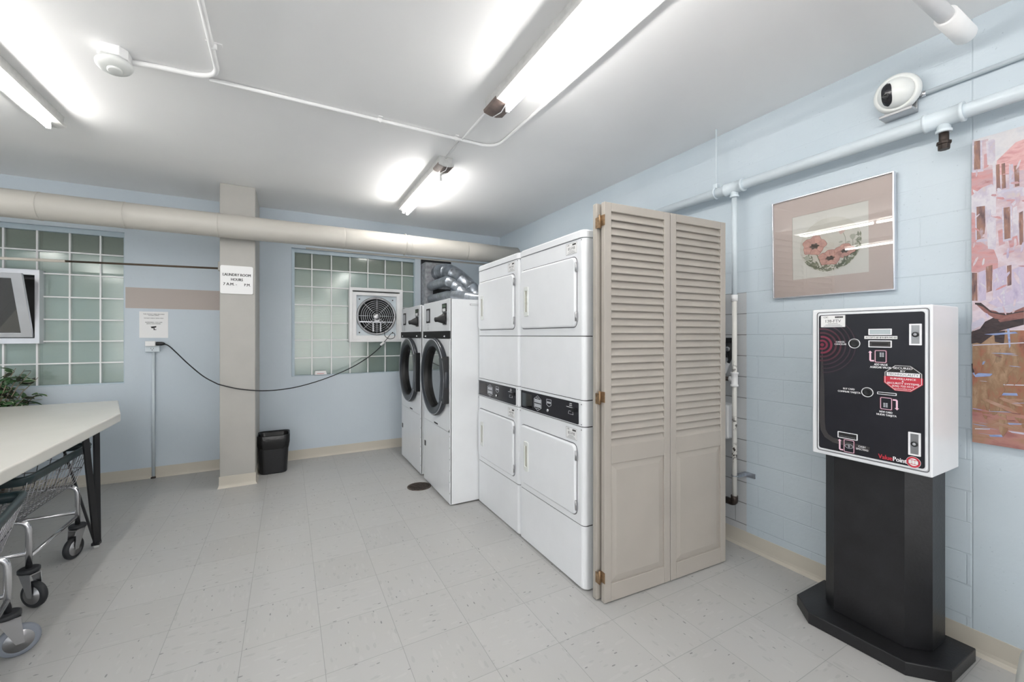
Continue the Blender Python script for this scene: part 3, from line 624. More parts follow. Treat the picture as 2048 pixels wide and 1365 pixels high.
# ================================================================== ROUND-DOOR DRYERS
def tumbler(ya, yb, label):
    k = 1.122; xb = 1.86; H = 1.645; w = yb-ya; yc = (ya+yb)/2; t = thing('tumble_dryer', label, 'dryer', (k, yc, 0), group='tall round-door dryers')
    mb = MB(); mb.box(k+.12, xb, ya, yb, .012, H-.004)
    for q in ((k+.006, k+.12, ya, ya+.015, .012, H-.004), (k+.006, k+.12, yb-.015, yb, .012, H-.004), (k+.006, k+.12, ya+.015, yb-.015, H-.02, H-.004), (k+.006, k+.12, ya+.015, yb-.015, .012, .03)): mb.box(*q)
    mb.build('cabinet', 'white_side', t)
    for nm, z0, z1 in (('lower_panel', .015, .577), ('control_panel', 1.325, H)):
        mb = MB(); mb.box(k, k+.012, ya+.012, yb-.012, z0, z1); mb.build(nm, 'white', t, .003)
    for a_ in (ya, yb-.010): mb = MB(); mb.box(k, k+.014, a_, a_+.010, .015, H); mb.build('edge_trim', 'white', t, .002)
    mb = MB(); mb.box(k-.008, k+.004, ya-.002, yb+.002, 1.326, 1.387); bd = mb.build('black_band', 'band_black', t, .002)
    for y in (ya+.10, yb-.09):
        mb = MB(); mb.lathe([(.010, 0), (.010, .003), (.005, .005), (.005, .010), (.001, .011)], (k-.008, y, 1.343), (-1, 0, 0), 12); mb.build('screw', 'chrome', bd)
    R = .335 if w < .75 else .345; R = .330; zr = .998
    yd = yc-.012; N2 = 72; outer = []
    for q in range(N2):
        an = 2*PI*q/N2; cc, ss = math.cos(an), math.sin(an); wy = (yb-.012-yd) if cc > 0 else (yd-ya-.012); hz = (1.322-zr) if ss > 0 else (zr-.581)
        f = min(wy/abs(cc) if abs(cc) > 1e-6 else 9, hz/abs(ss) if abs(ss) > 1e-6 else 9); outer.append((yd+cc*f, zr+ss*f))
    mb = MB(); mb.ringX(outer, circ(yd, zr, R*.80, N2), k, k+.012); mb.build('front_panel', 'white', t)
    mb = MB(); mb.lathe([(R*.97, 0), (R, .012), (R, .030), (R*.985, .040), (R*.955, .044), (R*.80, .040), (R*.79, .030), (R*.79, -.002)], (k, yd, zr), (-1, 0, 0), 72, caps=False); dr = mb.build('door', 'ringblack', t)
    mb = MB(); mb.lathe([(R*.789, .031), (R*.775, .028), (R*.76, -.004)], (k, yd, zr), (-1, 0, 0), 64, caps=False); mb.build('door_well', 'well_black', dr)
    mb = MB(); mb.lathe([(R*.762, -.003), (R*.6, -.003), (.001, -.003)], (k, yd, zr), (-1, 0, 0), 64, caps=False); mb.build('door_glass', 'darkglass', dr)
    mb = MB(); mb.tube([(k-.0425, yc-.012+R*.965*math.cos(a), zr+R*.965*math.sin(a)) for a in [2*PI*q/64 for q in range(65)]], .0035, 6); mb.build('ring_trim', 'silverink', dr)
    mb = MB(); mb.box(k-.045, k-.002, ya+.018, ya+.065, zr-.19, zr+.185); mb.build('hinge_plate', 'black', dr, .004)
    mb = MB(); mb.slabX([(ya+.06, zr-.175), (ya+.06, zr+.17), (ya+.135, zr+.17), (ya+.10, zr), (ya+.135, zr-.175)], k-.047, k-.036)
    mb.build('hinge_arm', 'ringblack', dr, .003)
    # control panel pieces
    mb = MB(); mb.slabX(rr(yb-.19, yb-.085, 1.463, 1.592, .004), k-.004, k); mb.build('instruction_plate', 'ink', t)
    mb = MB(); mb.slabX(rr(yb-.175, yb-.098, 1.478, 1.578, .02), k-.005, k-.004); mb.build('instruction_graphic', 'silverink', t)
    mb = MB(); mb.slabX(rr(ya+.075, ya+.175, 1.543, 1.61, .002), k-.006, k); dp = mb.build('display', 'ink', t)
    mb = MB(); mb.box(k-.0068, k-.006, ya+.082, ya+.168, 1.578, 1.604); mb.build('display_screen', 'lcdgreen', dp)
    mb = MB(); mb.box(k-.0068, k-.006, ya+.090, ya+.160, 1.546, 1.571); mb.build('display_label', 'label', dp)
    mb = MB(); mb.box(k-.010, k, ya+.075, ya+.150, 1.438, 1.538); cr = mb.build('card_reader', 'black', t, .003)
    mb = MB(); cyy, czz = ya+.112, 1.486
    mb.lathe([(.044, 0), (.040, .010), (.028, .040), (.020, .060), (.019, .078), (.012, .082), (.001, .082)], (k-.008, cyy, czz), (-1, .0, -.12), 24); mb.build('reader_nose', 'ink', cr)
    mb = MB()
    for z, ww in ((1.445, .05), (1.425, .028), (1.408, .02)): add_text(mb, 'X', {1.445: 'DRY', 1.425: 'OK', 1.408: 'STOP'}[z], yb-.135, z, k-.0008, .010)
    mb.build('small_lettering', 'greyink', t)
    mb = MB(); mb.box(k-.001, k+.001, ya+.30, ya+.40, .588, .600); mb.build('maker_plate', 'ink', t)
    mb = MB(); mb.box(k-.003, k, yb-.062, yb-.028, .330, .376); mb.build('latch', 'black', t)
    for z in (.55, .46, .37, .28, .19, .10): mb = MB(); mb.lathe([(.0055, 0), (.005, .002), (.0005, .0024)], (k, ya+.006, z), (-1, 0, 0), 10); mb.build('edge_screw', 'steel', t)
    mb = MB(); mb.slabY([(k+.17, 1.594), (k+.27, 1.594), (k+.27, 1.606), (k+.17, 1.606)], ya-.001, ya); mb.build('side_badge', 'greyink', t)
    mb = MB(); mb.slabY([(k+.174, 1.5965), (k+.266, 1.5965), (k+.266, 1.6035), (k+.174, 1.6035)], ya-.0016, ya-.001); mb.build('side_badge_face', 'label', t)
    mb = MB(); mb.box(k+.03, xb-.03, ya+.03, yb-.03, 0, .013); mb.build('plinth', 'iron', t)
    return t
tumbler(3.088, 3.795, 'white tall dryer with black round door, the nearer of the two by the stacked dryers')
tumbler(3.900, 4.655, 'white tall dryer with black round door, the farther one beside the wall fan')

# exhaust ducts
t = thing('exhaust_duct', 'galvanised exhaust duct box with round pipes behind the tall dryers', 'duct', (1.65, 4.9, 1.2))
mb = MB(); mb.box(1.465, 1.80, 4.90, YB+.10, 1.30, 2.245); mb.build('duct_box', 'galv_dk', t, .004)
mb = MB(); mb.box(1.46, 1.852, YB-.004, YB+.02, 2.25, 2.30); mb.build('gap_flashing', 'black', t)
def seg_elbow(pts, r, n=24):
    m_ = MB(); P = [Vector(p) for p in pts]
    Q, R = [], []
    for i in range(len(P)):
        Q.append(P[i]); R.append(r)
        if i < len(P)-1:
            d = (P[i+1]-P[i]); 
            if d.length > .05: Q += [P[i]+d*.46, P[i]+d*.47, P[i]+d*.53, P[i]+d*.54]; R += [r, r*1.03, r*1.03, r]
    m_.tube(Q, R, n); return m_
seg_elbow([(1.625, 4.93, 2.12), (1.66, 4.80, 2.13), (1.70, 4.72, 2.12), (1.767, 4.60, 2.05), (1.84, 4.50, 1.95), (1.91, 4.44, 1.85), (1.985, 4.40, 1.72), (1.99, 4.40, 1.45)], .092, 28).build('large_duct', 'galv', t)
seg_elbow([(1.537, 4.93, 1.950), (1.537, 4.34, 1.954), (1.565, 4.26, 1.925), (1.613, 4.20, 1.872), (1.64, 4.10, 1.80), (1.69, 4.0, 1.735), (1.80, 3.96, 1.712), (1.97, 3.95, 1.70), (1.985, 3.95, 1.40)], .054, 24).build('dryer_duct', 'galv', t)
seg_elbow([(1.537, 4.93, 1.80), (1.537, 4.30, 1.792), (1.58, 4.02, 1.765), (1.64, 3.80, 1.725), (1.74, 3.70, 1.705), (1.97, 3.66, 1.70), (1.985, 3.66, 1.4)], .048, 24).build('dryer_duct', 'galv', t)
mb = MB(); mb.box(1.56, 1.785, 4.8985, 4.8999, 1.845, 1.925); mb.build('hole_shade_patch', 'ink', t)  # flat black patch painted for the darkness inside the hole
mb = MB(); mb.tube([(1.95, 4.40, 1.78), (2.30, 4.55, 2.02)], .012, 8); mb.build('support_strap', 'rubber', t)

# floor drain
t = thing('floor_drain', 'rusty round floor drain at the foot of the tall dryers', 'drain', (1.03, 3.63, 0))
mb = MB(); mb.lathe([(.105, 0), (.105, .003), (.098, .004), (.096, .002), (.001, .002)], (1.03, 3.63, 0), (0, 0, 1), 36); dg_ = mb.build('rim', 'drain', t)
mb = MB()
for k in range(-4, 5): 
    hw = math.sqrt(.09**2-(k*.02)**2); mb.box(1.03-hw, 1.03+hw, 3.63+k*.02-.004, 3.63+k*.02+.004, .002, .005)
mb.build('grate', 'iron', t)

# ================================================================== WALL FAN
t = thing('wall_fan', 'exhaust fan in a white square frame set in the glass blocks', 'fan', (.92, YB, FZ0))
fy = YB-.045
mb = MB(); mb.ringY([(FX0, FZ0), (FX1, FZ0), (FX1, FZ1), (FX0, FZ1)], [(FX0+.035, FZ0+.035), (FX1-.035, FZ0+.035), (FX1-.035, FZ1-.035), (FX0+.035, FZ1-.035)], fy, YB+.10); mb.build('outer_frame', 'ceil_white', t, .004)
mb = MB(); mb.ringY([(FX0+.03, FZ0+.03), (FX1-.03, FZ0+.03), (FX1-.03, FZ1-.05), (FX0+.03, FZ1-.05)], [(FX0+.078, FZ0+.075), (FX1-.07, FZ0+.075), (FX1-.07, FZ1-.088), (FX0+.078, FZ1-.088)], fy+.012, YB+.06); mb.build('inner_frame', 'ceil_white', t, .004)
fcx, fcz, FR = .922, 1.580, .225
plate = []; N_ = 48
outer = []; 
for k in range(N_):
    a = 2*PI*k/N_; c_, s_ = math.cos(a), math.sin(a); q = .245/max(abs(c_), abs(s_)); outer.append((fcx+c_*q, fcz+s_*q))
mb = MB(); mb.ringY(outer, circ(fcx, fcz, .205, N_), YB+.012, YB+.018); mb.build('mounting_plate', 'blue_pipe', t)
mb = MB(); mb.lathe([(.222, 0), (.226, -.012), (.212, -.018), (.202, .0), (.198, .06), (.205, .06)], (fcx, YB+.012, fcz), (0, 1, 0), 48, caps=False); mb.build('orifice_ring', 'steel', t)
mb = MB()
for k in range(4):
    a = k*PI/2+.4; vs = []
    for (r_, w_, tw) in ((.04, .03, .03), (.10, .055, .024), (.16, .075, .018), (.195, .07, .012)):
        for sg_ in (-1, 1):
            aa = a+sg_*w_/max(r_, .05)*.6; vs.append((fcx+r_*math.cos(aa), YB+.075+sg_*tw, fcz+r_*math.sin(aa)))
    mb.add(vs, [(2*i, 2*i+1, 2*i+3, 2*i+2) for i in range(3)], True)
fb = mb.build('fan_blades', 'ink', t); sol = fb.modifiers.new('thick', 'SOLIDIFY'); sol.thickness = .002
mb = MB(); mb.box(fcx-.25, fcx+.25, YB+.135, YB+.14, fcz-.25, fcz+.25); mb.build('back_shutter', 'ink', t)
mb = MB(); gy = YB-.03
for q, r_ in enumerate((.04, .063, .086, .109, .132, .155, .178, .205)):
    mb.tube([(fcx+r_*math.cos(a), gy+(.03 if r_ > .2 else 0), fcz+r_*math.sin(a)) for a in [2*PI*i/48 for i in range(49)]], .0026, 6)
for k in range(8):
    a = k*PI/4; mb.tube([(fcx+.03*math.cos(a), gy-.001, fcz+.03*math.sin(a)), (fcx+.20*math.cos(a), gy, fcz+.20*math.sin(a)), (fcx+.215*math.cos(a), YB+.0, fcz+.215*math.sin(a))], .003, 6)
mb.build('wire_guard', 'alu', t)
mb = MB(); mb.lathe([(.036, 0), (.045, .008), (.045, .055), (.034, .066), (.012, .070), (.001, .070)], (fcx, gy+.062, fcz-.01), (0, -1, 0), 28); mb.box(fcx-.03, fcx+.03, gy, gy+.05, fcz-.06, fcz-.03); mb.build('motor', 'steel', t)
mb = MB(); mb.box(fcx-.20, fcx+.18, gy-.012, gy-.004, fcz-.077, fcz-.064)
for sx in (-.045, .04): mb.box(fcx+sx-.006, fcx+sx+.006, gy-.012, gy-.004, fcz-.185, fcz-.07)
mb.build('motor_bracket', 'alu', t)
for sx in (-1, 1):
    for sz in (-1, 1): mb = MB(); mb.lathe([(.008, 0), (.006, .004), (.001, .005)], (fcx+sx*.19, YB+.012, fcz+sz*.195), (0, -1, 0), 10); mb.build('mounting_bolt', 'iron', t)

# cord
def pY(px, py, Y): x, z = onY(px, py, Y); return (x, Y, z)
cord = [pY(326, 688, 5.0), pY(337, 692, 4.97), pY(352, 705, 4.9), pY(375, 727, 4.78), pY(405, 752, 4.6), pY(430, 766, 4.44), pY(442, 770.5, 4.405), pY(475, 778, 4.40), pY(508, 781.5, 4.405), pY(530, 782, 4.45),
        pY(560, 780, 4.6), pY(600, 773, 4.78), pY(650, 758, 4.90), pY(700, 737, 4.95), pY(735, 716, 4.97), pY(758, 697, 4.98), pY(764, 689, 4.98)]
t = thing('extension_cord', 'black extension cord slung across the column from outlet to fan', 'cord', (-.5, 4.9, .9))
mb = MB()
P = [Vector(p) for p in cord]; dense = []
for i in range(len(P)-1):
    p0, p1, p2, p3 = P[max(i-1, 0)], P[i], P[i+1], P[min(i+2, len(P)-1)]
    for k in range(6):
        u = k/6; dense.append(.5*((2*p1)+(-p0+p2)*u+(2*p0-5*p1+4*p2-p3)*u*u+(-p0+3*p1-3*p2+p3)*u**3))
dense.append(P[-1]); mb.tube(dense, .0052, 8); mb.build('cable', 'black', t)
a_, b_ = Vector(pY(312, 688, 5.0)), Vector(pY(327, 688, 5.0))
mb = MB(); mb.tube([a_, a_+(b_-a_)*.1, a_+(b_-a_)*.75, b_, b_+Vector((.012, 0, -.003))], [.015, .018, .018, .014, .008], 14); mb.build('plug', 'black', t)
a_, b_ = Vector(pY(761, 691, 4.98)), Vector(pY(768, 685, 4.98))
mb = MB(); mb.tube([a_, b_], .013, 8, smooth=False); mb.build('white_connector', 'label', t)
t = thing('fan_cord', 'thin black looped power cord hanging from the wall fan', 'cord', (1.07, 4.97, 1.3))
pts = [pY(768, 685, 4.98), pY(774, 678, 4.975), pY(782, 668, 4.97), pY(789, 668, 4.965), pY(788, 676, 4.96), pY(778, 678, 4.965), pY(770, 672, 4.97), pY(769, 660, 4.975), pY(772, 650, 4.98), pY(773, 643, 4.985), pY(768, 636, 4.99)]
P = [Vector(p) for p in pts]; dense = []
for i in range(len(P)-1):
    p0, p1, p2, p3 = P[max(i-1, 0)], P[i], P[i+1], P[min(i+2, len(P)-1)]
    for k in range(5):
        u = k/5; dense.append(.5*((2*p1)+(-p0+p2)*u+(2*p0-5*p1+4*p2-p3)*u*u+(-p0+3*p1-3*p2+p3)*u**3))
mb = MB(); mb.tube(dense+[P[-1]], .0038, 6); mb.build('cable', 'black', t)

# small folded card on window sill
t = thing('folded_card', 'small white folded card standing on the sill of the fan window', 'card', (.27, YB+.01, Z0))
mb = MB(); x0, x1 = .262, .385
mb.add([(x0, YB-.012, .9135), (x1, YB-.012, .9135), (x1-.012, YB+.012, .955), (x0+.004, YB+.012, .955), (x0-.012, YB+.03, .9135), (x1-.02, YB+.03, .9135)], [(0, 1, 2, 3), (3, 2, 5, 4), (0, 4, 5, 1), (0, 3, 4), (1, 5, 2)])
mb.build('card', 'label', t)
mb = MB(); mb.box(x0+.02, x1-.03, YB-.0085, YB-.0065, .924, .928); mb.build('card_print', 'redink', t)

# ================================================================== SIGNS AND OUTLET ON THE BACK WALL
t = thing('hours_sign', 'white laundry room hours sign on the beige column', 'sign', (-.4, 4.42, 1.72))
mb = MB(); mb.slabY(rr(-.524, -.279, 1.722, 1.972, .014), 4.410, 4.418); mb.build('sign_board', 'label', t)
mb = MB(); add_text(mb, 'Y', 'LAUNDRY ROOM', -.401, 1.890, 4.4092, .024, .012, .208)
add_text(mb, 'Y', 'HOURS', -.401, 1.848, 4.4092, .024, .012, .088)
add_text(mb, 'Y', '7 A.M. -', -.452, 1.806, 4.4092, .024, .012, .10); add_text(mb, 'Y', 'P.M.', -.322, 1.804, 4.4092, .024, .012, .046); mb.build('sign_lettering', 'ink', t)
t = thing('paper_notice', 'white paper notice about the outlet timer taped to the blue wall', 'notice', (-1.12, YB, 1.327))
mb = MB(); mb.slabY([(-1.224, 1.329), (-1.012, 1.327), (-1.012, 1.577), (-1.224, 1.576)], YB-.003, YB-.001); mb.build('sheet', 'label', t)
mb = MB()
for s_, z, w_ in (('THIS OUTLET TIMER BELONGS', 1.552, .155), ('TO OUR CONDO.', 1.540, .08), ('DO NOT TAKE IT WITH YOU!', 1.514, .14), ('REMEMBER, YOU ARE', 1.475, .125), ('BEING RECORDED.', 1.461, .105)):
    add_text(mb, 'Y', s_, -1.118, z, YB-.0035, .008, .015, w_)
mb.slabY([(-1.142, 1.434), (-1.100, 1.440), (-1.100, 1.428), (-1.118, 1.420), (-1.134, 1.418)], YB-.0036, YB-.003)
mb.slabY([(-1.120, 1.420), (-1.112, 1.420), (-1.112, 1.408), (-1.100, 1.408), (-1.100, 1.402), (-1.120, 1.402)], YB-.0036, YB-.003); mb.build('notice_lettering', 'ink', t)
t = thing('wall_outlet', 'blue painted outlet box with white timer at top of floor conduit', 'outlet', (-1.12, YB, 0))
mb = MB(); mb.box(-1.175, -1.068, YB-.045, YB, 1.195, 1.285); mb.build('box', 'blue_pipe', t, .006)
mb = MB(); mb.box(-1.165, -1.090, YB-.085, YB-.044, 1.250, 1.298); mb.build('timer', 'label', t, .006)
mb = MB()
for (x, z) in ((-1.130, 1.228), (-1.112, 1.228)): mb.box(x-.0015, x+.0015, YB-.0465, YB-.045, z-.005, z+.005)
mb.lathe([(.004, 0), (.0035, .001)], (-1.121, YB-.045, 1.214), (0, -1, 0), 10); mb.build('socket_holes', 'ink', t)
mb = MB(); mb.tube([(-1.118, YB-.018, 1.20), (-1.118, YB-.018, .02)], .0125, 14); mb.build('conduit', 'blue_pipe', t)
mb = MB(); mb.box(-1.135, -1.100, YB-.032, YB-.018, 0, .014); mb.build('foot_clip', 'iron', t)

# curtain rod
t = thing('curtain_rod', 'thin rod across the left window ending at the column', 'curtain rod', (-1.5, 4.7, 1.95))
A_, B_ = Vector((-3.2, 5.0, 1.965)), Vector((-.532, 4.52, 1.955))
q = (-1.60+.532)/(-3.2+.532); mid = B_+(A_-B_)*q
mb = MB(); mb.tube([A_, mid], .0115, 12); mb.build('beige_tube', 'rodpaint', t)
mb = MB(); mb.tube([mid, B_], .0085, 12); mb.build('bronze_tube', 'bronze', t)
mb = MB(); mb.box(-.548, -.531, 4.47, 4.57, 1.93, 2.01); mb.build('bracket', 'greige', t, .004)

# ================================================================== TRASH CAN
t = thing('trash_can', 'black trash can with a black liner beside the column', 'trash can', (-.12, 4.74, 0))
def rect_ring(cx, cy, w, d, z, r=.05, n=5, wob=0): 
    return [(a, b, z+wob*math.sin(i*1.7)) for i, (a, b) in enumerate(rr(cx-w/2, cx+w/2, cy-d/2, cy+d/2, r, n))]
cx, cyy = -.125, 4.745
mb = MB(); mb.loft([rect_ring(cx, cyy, .225, .20, 0), rect_ring(cx, cyy, .235, .21, .01), rect_ring(cx, cyy, .275, .25, .36), rect_ring(cx, cyy, .262, .238, .36), rect_ring(cx, cyy, .21, .19, .04)], smooth=False); mb.build('bin', 'black', t)
mb = MB(); mb.loft([rect_ring(cx, cyy, .268, .243, .25, wob=.012), rect_ring(cx, cyy, .284, .258, .30, wob=.004), rect_ring(cx, cyy, .286, .260, .37, .055), rect_ring(cx, cyy, .280, .254, .378, .055), rect_ring(cx, cyy, .255, .23, .36, .05), rect_ring(cx, cyy, .20, .18, .12)], caps=False, smooth=True)
lm = mat('black_bin_liner', (16, 16, 18), .25, bump=.6, bscale=25); mb.build('liner', lm, t)

# ================================================================== LOUVERED BIFOLD DOOR
t = thing('louvered_bifold_door', 'beige louvered bifold door standing folded beside the stacked dryers', 'door', (1.85, 1.6, 0), 0)
def leaf(xa, ya, xb, yb, name='leaf', th=.028, louv=True, H=2.022, z0=.006):
    """one leaf from (xa,ya) to (xb,yb); its front face looks toward -Y"""
    d = Vector((xb-xa, yb-ya, 0)); L = d.length; d.normalize(); nrm = Vector((d.y, -d.x, 0))
    def P(u, v, w): q = Vector((xa, ya, 0))+d*u-nrm*(-w); return (q.x, q.y, v)
    def bx(mb, u0, u1, w0, w1, v0, v1):
        vs = [P(u, v, w) for v in (v0, v1) for w in (w0, w1) for u in (u0, u1)]
        mb.add(vs, [(0, 2, 3, 1), (4, 5, 7, 6), (0, 1, 5, 4), (2, 6, 7, 3), (0, 4, 6, 2), (1, 3, 7, 5)])
    st = .043; mb = MB()
    bx(mb, 0, st, -th, 0, z0, H); bx(mb, L-st, L, -th, 0, z0, H); bx(mb, st, L-st, -th, 0, 1.978, H); bx(mb, st, L-st, -th, 0, .700, .790); bx(mb, st, L-st, -th, 0, z0, .095)
    lf = mb.build(name, 'door_paint', t, .0025)
    mb = MB(); nl = 31; pitch = (1.978-.790)/nl
    for i in range(nl):
        z = .790+pitch*(i+.5); dz = pitch*.60
        pr = [(-th*.80, z+dz+.003), (-th*.92, z+dz), (-th*.10, z-dz), (-th*.02, z-dz+.004)]
        mb.loft([[P(u, v, w) for w, v in pr] for u in (st-.002, L-st+.002)])
    mb.build('louvers', 'door_paint', lf)
    mb = MB(); bx(mb, st-.002, L-st+.002, -th*.75, -th*.35, .09, .705)
    e = .035; o_ = [(st, .095), (L-st, .095), (L-st, .70), (st, .70)]; i_ = [(st+e, .095+e), (L-st-e, .095+e), (L-st-e, .70-e), (st+e, .70-e)]
    mb.add([P(u, v, -th*.34) for u, v in o_]+[P(u, v, -th*.10) for u, v in i_], [(0, 1, 5, 4), (1, 2, 6, 5), (2, 3, 7, 6), (3, 0, 4, 7), (4, 5, 6, 7)])
    mb.build('raised_panel', 'door_paint', lf); return lf, P
l1, P1 = leaf(1.392, 1.590, 1.836, 1.566); l2, P2 = leaf(1.840, 1.566, 2.290, 1.548); l3, P3 = leaf(1.376, 1.634, 1.812, 1.620, th=.028)
for z in (1.925, 1.035, .128):
    mb = MB(); mb.box(1.3745, 1.3770, 1.612, 1.640, z-.032, z+.022); mb.box(1.3895, 1.3915, 1.586, 1.614, z-.022, z+.032); mb.tube([(1.381, 1.615, z-.034), (1.381, 1.615, z+.034)], .0055, 10)
    mb.box(1.377, 1.391, 1.6135, 1.6165, z-.03, z+.03); mb.build('hinge', 'brass', t)
for z in (1.86, .15, 1.02):
    mb = MB(); mb.box(2.289, 2.300, 1.556, 1.560, z-.02, z+.02); mb.build('hinge_plate', 'steel', t)

# outlet, dryer plug and box behind the door on the right wall
t = thing('dryer_outlet', 'black dryer outlet and plug on the right wall behind the white pipe', 'outlet', (XR, 1.70, 1.2))
mb = MB(); mb.box(XR-.012, XR, 1.652, 1.722, 1.205, 1.335); mb.build('outlet_plate', 'black', t)
mb = MB(); mb.tube([(XR-.045, 1.676, 1.30), (XR-.035, 1.676, 1.265), (XR-.035, 1.674, 1.23), (XR-.03, 1.682, 1.19), (XR-.03, 1.715, 1.12), (XR-.03, 1.79, 1.05)], [.020, .026, .022, .010, .008, .008], 12); mb.build('plug', 'black', t)
mb = MB(); mb.tube([(XR-.032, 1.690, 1.172), (XR-.03, 1.722, 1.108)], [.011, .017], 8, smooth=False); mb.build('cord_tag', 'label', t)
mb = MB(); mb.lathe([(.016, 0), (.016, .006), (.008, .008)], (XR-.058, 1.676, 1.262), (-1, 0, 0), 12); mb.build('plug_clamp', 'steel', t)
t = thing('heater_box', 'white painted metal box on the right wall half hidden by louvered door', 'box', (XR-.04, 1.80, .68))
mb = MB(); mb.loft([[(x, y, z) for y, z in rr(1.658+i, 2.05-i, .684+i, .905-i, .012)] for x, i in ((XR, 0), (XR-.075, 0), (XR-.082, .008))]); mb.build('cover', 'ceil_white', t)
mb = MB(); mb.lathe([(.005, 0), (.004, .002), (.0005, .002)], (XR-.082, 1.692, .888), (-1, 0, 0), 10); mb.build('screw', 'steel', t)

# ================================================================== KIOSK
K = 2.222
ky0, kz0 = .632, .789; ky1, kz1 = 1.054, 1.473
t = thing('card_kiosk', 'white and black laundry card value machine on a black pedestal', 'kiosk', (2.35, .85, 0))
mb = MB(); mb.prism([(2.50, 1.130), (2.238, 1.130), (2.140, 1.032), (2.150, .690), (2.250, .585), (2.50, .580)], 0, .055); mb.build('plinth', 'blackpaint', t, .004)
mb = MB(); mb.prism([(2.45, 1.040), (2.318, 1.040), (2.258, .980), (2.248, .724), (2.318, .659), (2.45, .657)], .055, kz0+.004); mb.build('pedestal', 'blackpaint', t, .003)
mb = MB(); mb.box(K, 2.508, ky0, ky1, kz0, kz1); cab = mb.build('cabinet', 'white', t, .006, 3)
f0y, f0z = onX(1636, 899, K); f1y, f1z = onX(1857, 948, K)
mb = MB(); mb.ringX(rr(.640, 1.034, .806, 1.460, .012), rr(.643, 1.031, .809, 1.457, .010), K-.002, K+.002); mb.build('door_seam', 'greyink', t)
mb = MB(); mb.slabX(rr(.645, 1.029, .811, 1.455, .012), K-.006, K); mb.build('door_frame', 'white', t, .002)
fy0, fy1, fz0, fz1 = .652, 1.022, .820, 1.446
mb = MB(); mb.slabX(rr(fy0, fy1, fz0, fz1, .010), K-.0085, K-.004); fp_ = mb.build('front_plate', 'blackpanel', t)
KF = K-.0088
def kp(px, py): return onX(px, py, K-.008)
def krect(mb, px0, py0, px1, py1, d0=0, d1=.0006, r=0):
    a, b = kp(px0, (py0+py1)/2)[0], kp(px1, (py0+py1)/2)[0]; xm = (px0+px1)/2; z0, z1 = kp(xm, py1)[1], kp(xm, py0)[1]
    y0, y1 = min(a, b), max(a, b)
    mb.slabX(rr(y0, y1, z0, z1, r or .0004, 3), KF-d1, KF-d0); return y0, y1, z0, z1
# printed radar rings, clipped to the plate
mb = MB(); ry, rz = kp(1644.5, 690)
for r0, r1 in ((0, .008), (.015, .024), (.033, .042), (.052, .060), (.071, .078), (.090, .096), (.109, .114), (.128, .132)):
    n = 40; pts_o = []; 
    A = [2*PI*i/n for i in range(n+1)]
    for i in range(n):
        a, b = A[i], A[i+1]; q4 = [(ry+r_*math.cos(w), rz+r_*math.sin(w)) for r_, w in ((r0, a), (r1, a), (r1, b), (r0, b))]
        if max(p[0] for p in q4) > fy1-.001 or max(p[1] for p in q4) > fz1-.002: continue
        mb.cur = 0 if r0 < .04 else 1 if r0 < .08 else 2
        mb.add([(KF-.0002, *p) for p in q4], [(0, 1, 2, 3)])
mb.build('radar_graphic', ['radar_in', 'maroon', 'radar_out'], fp_)
mb = MB(); path = [(ry, rz-.01), (ry, rz-.20), (ry, rz-.36), (ry-.004, rz-.40), (ry-.018, rz-.425), (ry-.045, rz-.440), (ry-.18, rz-.452)]
# band keeps a steady width
w0 = [.001, .009, .011, .011, .011, .011, .011]; L_, R_ = [], []
for i, (a, b) in enumerate(path):
    p, q = Vector(path[max(i-1, 0)]), Vector(path[min(i+1, len(path)-1)]); d = (q-p).normalized(); n_ = Vector((-d.y, d.x)); L_.append((a+n_.x*w0[i], b+n_.y*w0[i])); R_.append((a-n_.x*w0[i], b-n_.y*w0[i]))
mb.add([(KF-.0001, *p) for p in L_]+[(KF-.0001, *p) for p in R_], [(i, i+1, len(path)+i+1, len(path)+i) for i in range(len(path)-1)]); mb.build('band_graphic', 'greyprint', fp_)
# id sticker
y0, z0 = kp(1666, 643)
id_sticker(fp_, KF, y0, z0, .098, .056, '138-FTV')
def ktext(mb, s_, px, py, hpx, wpx=None, bold=.012):
    y, z = kp(px, py); ppm = F_PX/((K)*_s+y*_c); w = None
    if wpx: w = abs(kp(px-wpx/2, py)[0]-kp(px+wpx/2, py)[0])
    add_text(mb, 'X', s_, y, z, KF-.0008, hpx/ppm, bold, w)
for s_, px, py, h, w in (('CANCEL', 1681, 684.5, 3.2, 18), ('CANCELAR', 1681, 689, 3.2, 24), ('ADD VALUE', 1762, 730, 4, 27), ('AGREGAR VALOR', 1761, 735.5, 4, 42),
                         ('BUY CARD', 1698, 778.5, 3.5, 23), ('COMPRAR TARJETA', 1698, 784.5, 3.5, 45), ('NEW CARD', 1772, 825, 3.8, 26), ('NUEVE TARJETA', 1773, 831, 3.8, 40),
                         ('CASH', 1724, 894.5, 3.6, 14), ('EFECTIVO', 1724.5, 900, 3.6, 24), ('Point', 1799.5, 921, 9, 27)): tx = MB(); ktext(tx, s_, px, py, h, w); tx.build('lettering', 'whiteink', fp_)
tx = MB(); ktext(tx, 'Value', 1771, 915.5, 9, 28); tx.build('red_lettering', 'redink', fp_)
def kbutton(px, py, rpx):
    y, z = kp(px, py); r = .88*rpx/F_PX*((K)*_s+y*_c)
    m_ = MB(); m_.lathe([(r, 0), (r, .003), (r*.95, .0045), (r*.90, .003), (r*.86, .0)], (KF, y, z), (-1, 0, 0), 28, caps=False); o = m_.build('button', 'whiteink', fp_)
    m_ = MB(); m_.lathe([(r*.86, 0), (r*.80, .003), (r*.5, .001), (.001, .0015)], (KF, y, z), (-1, 0, 0), 24); m_.build('button_cap', 'black', o)
kbutton(1709, 687.5, 11); kbutton(1735, 785, 11)
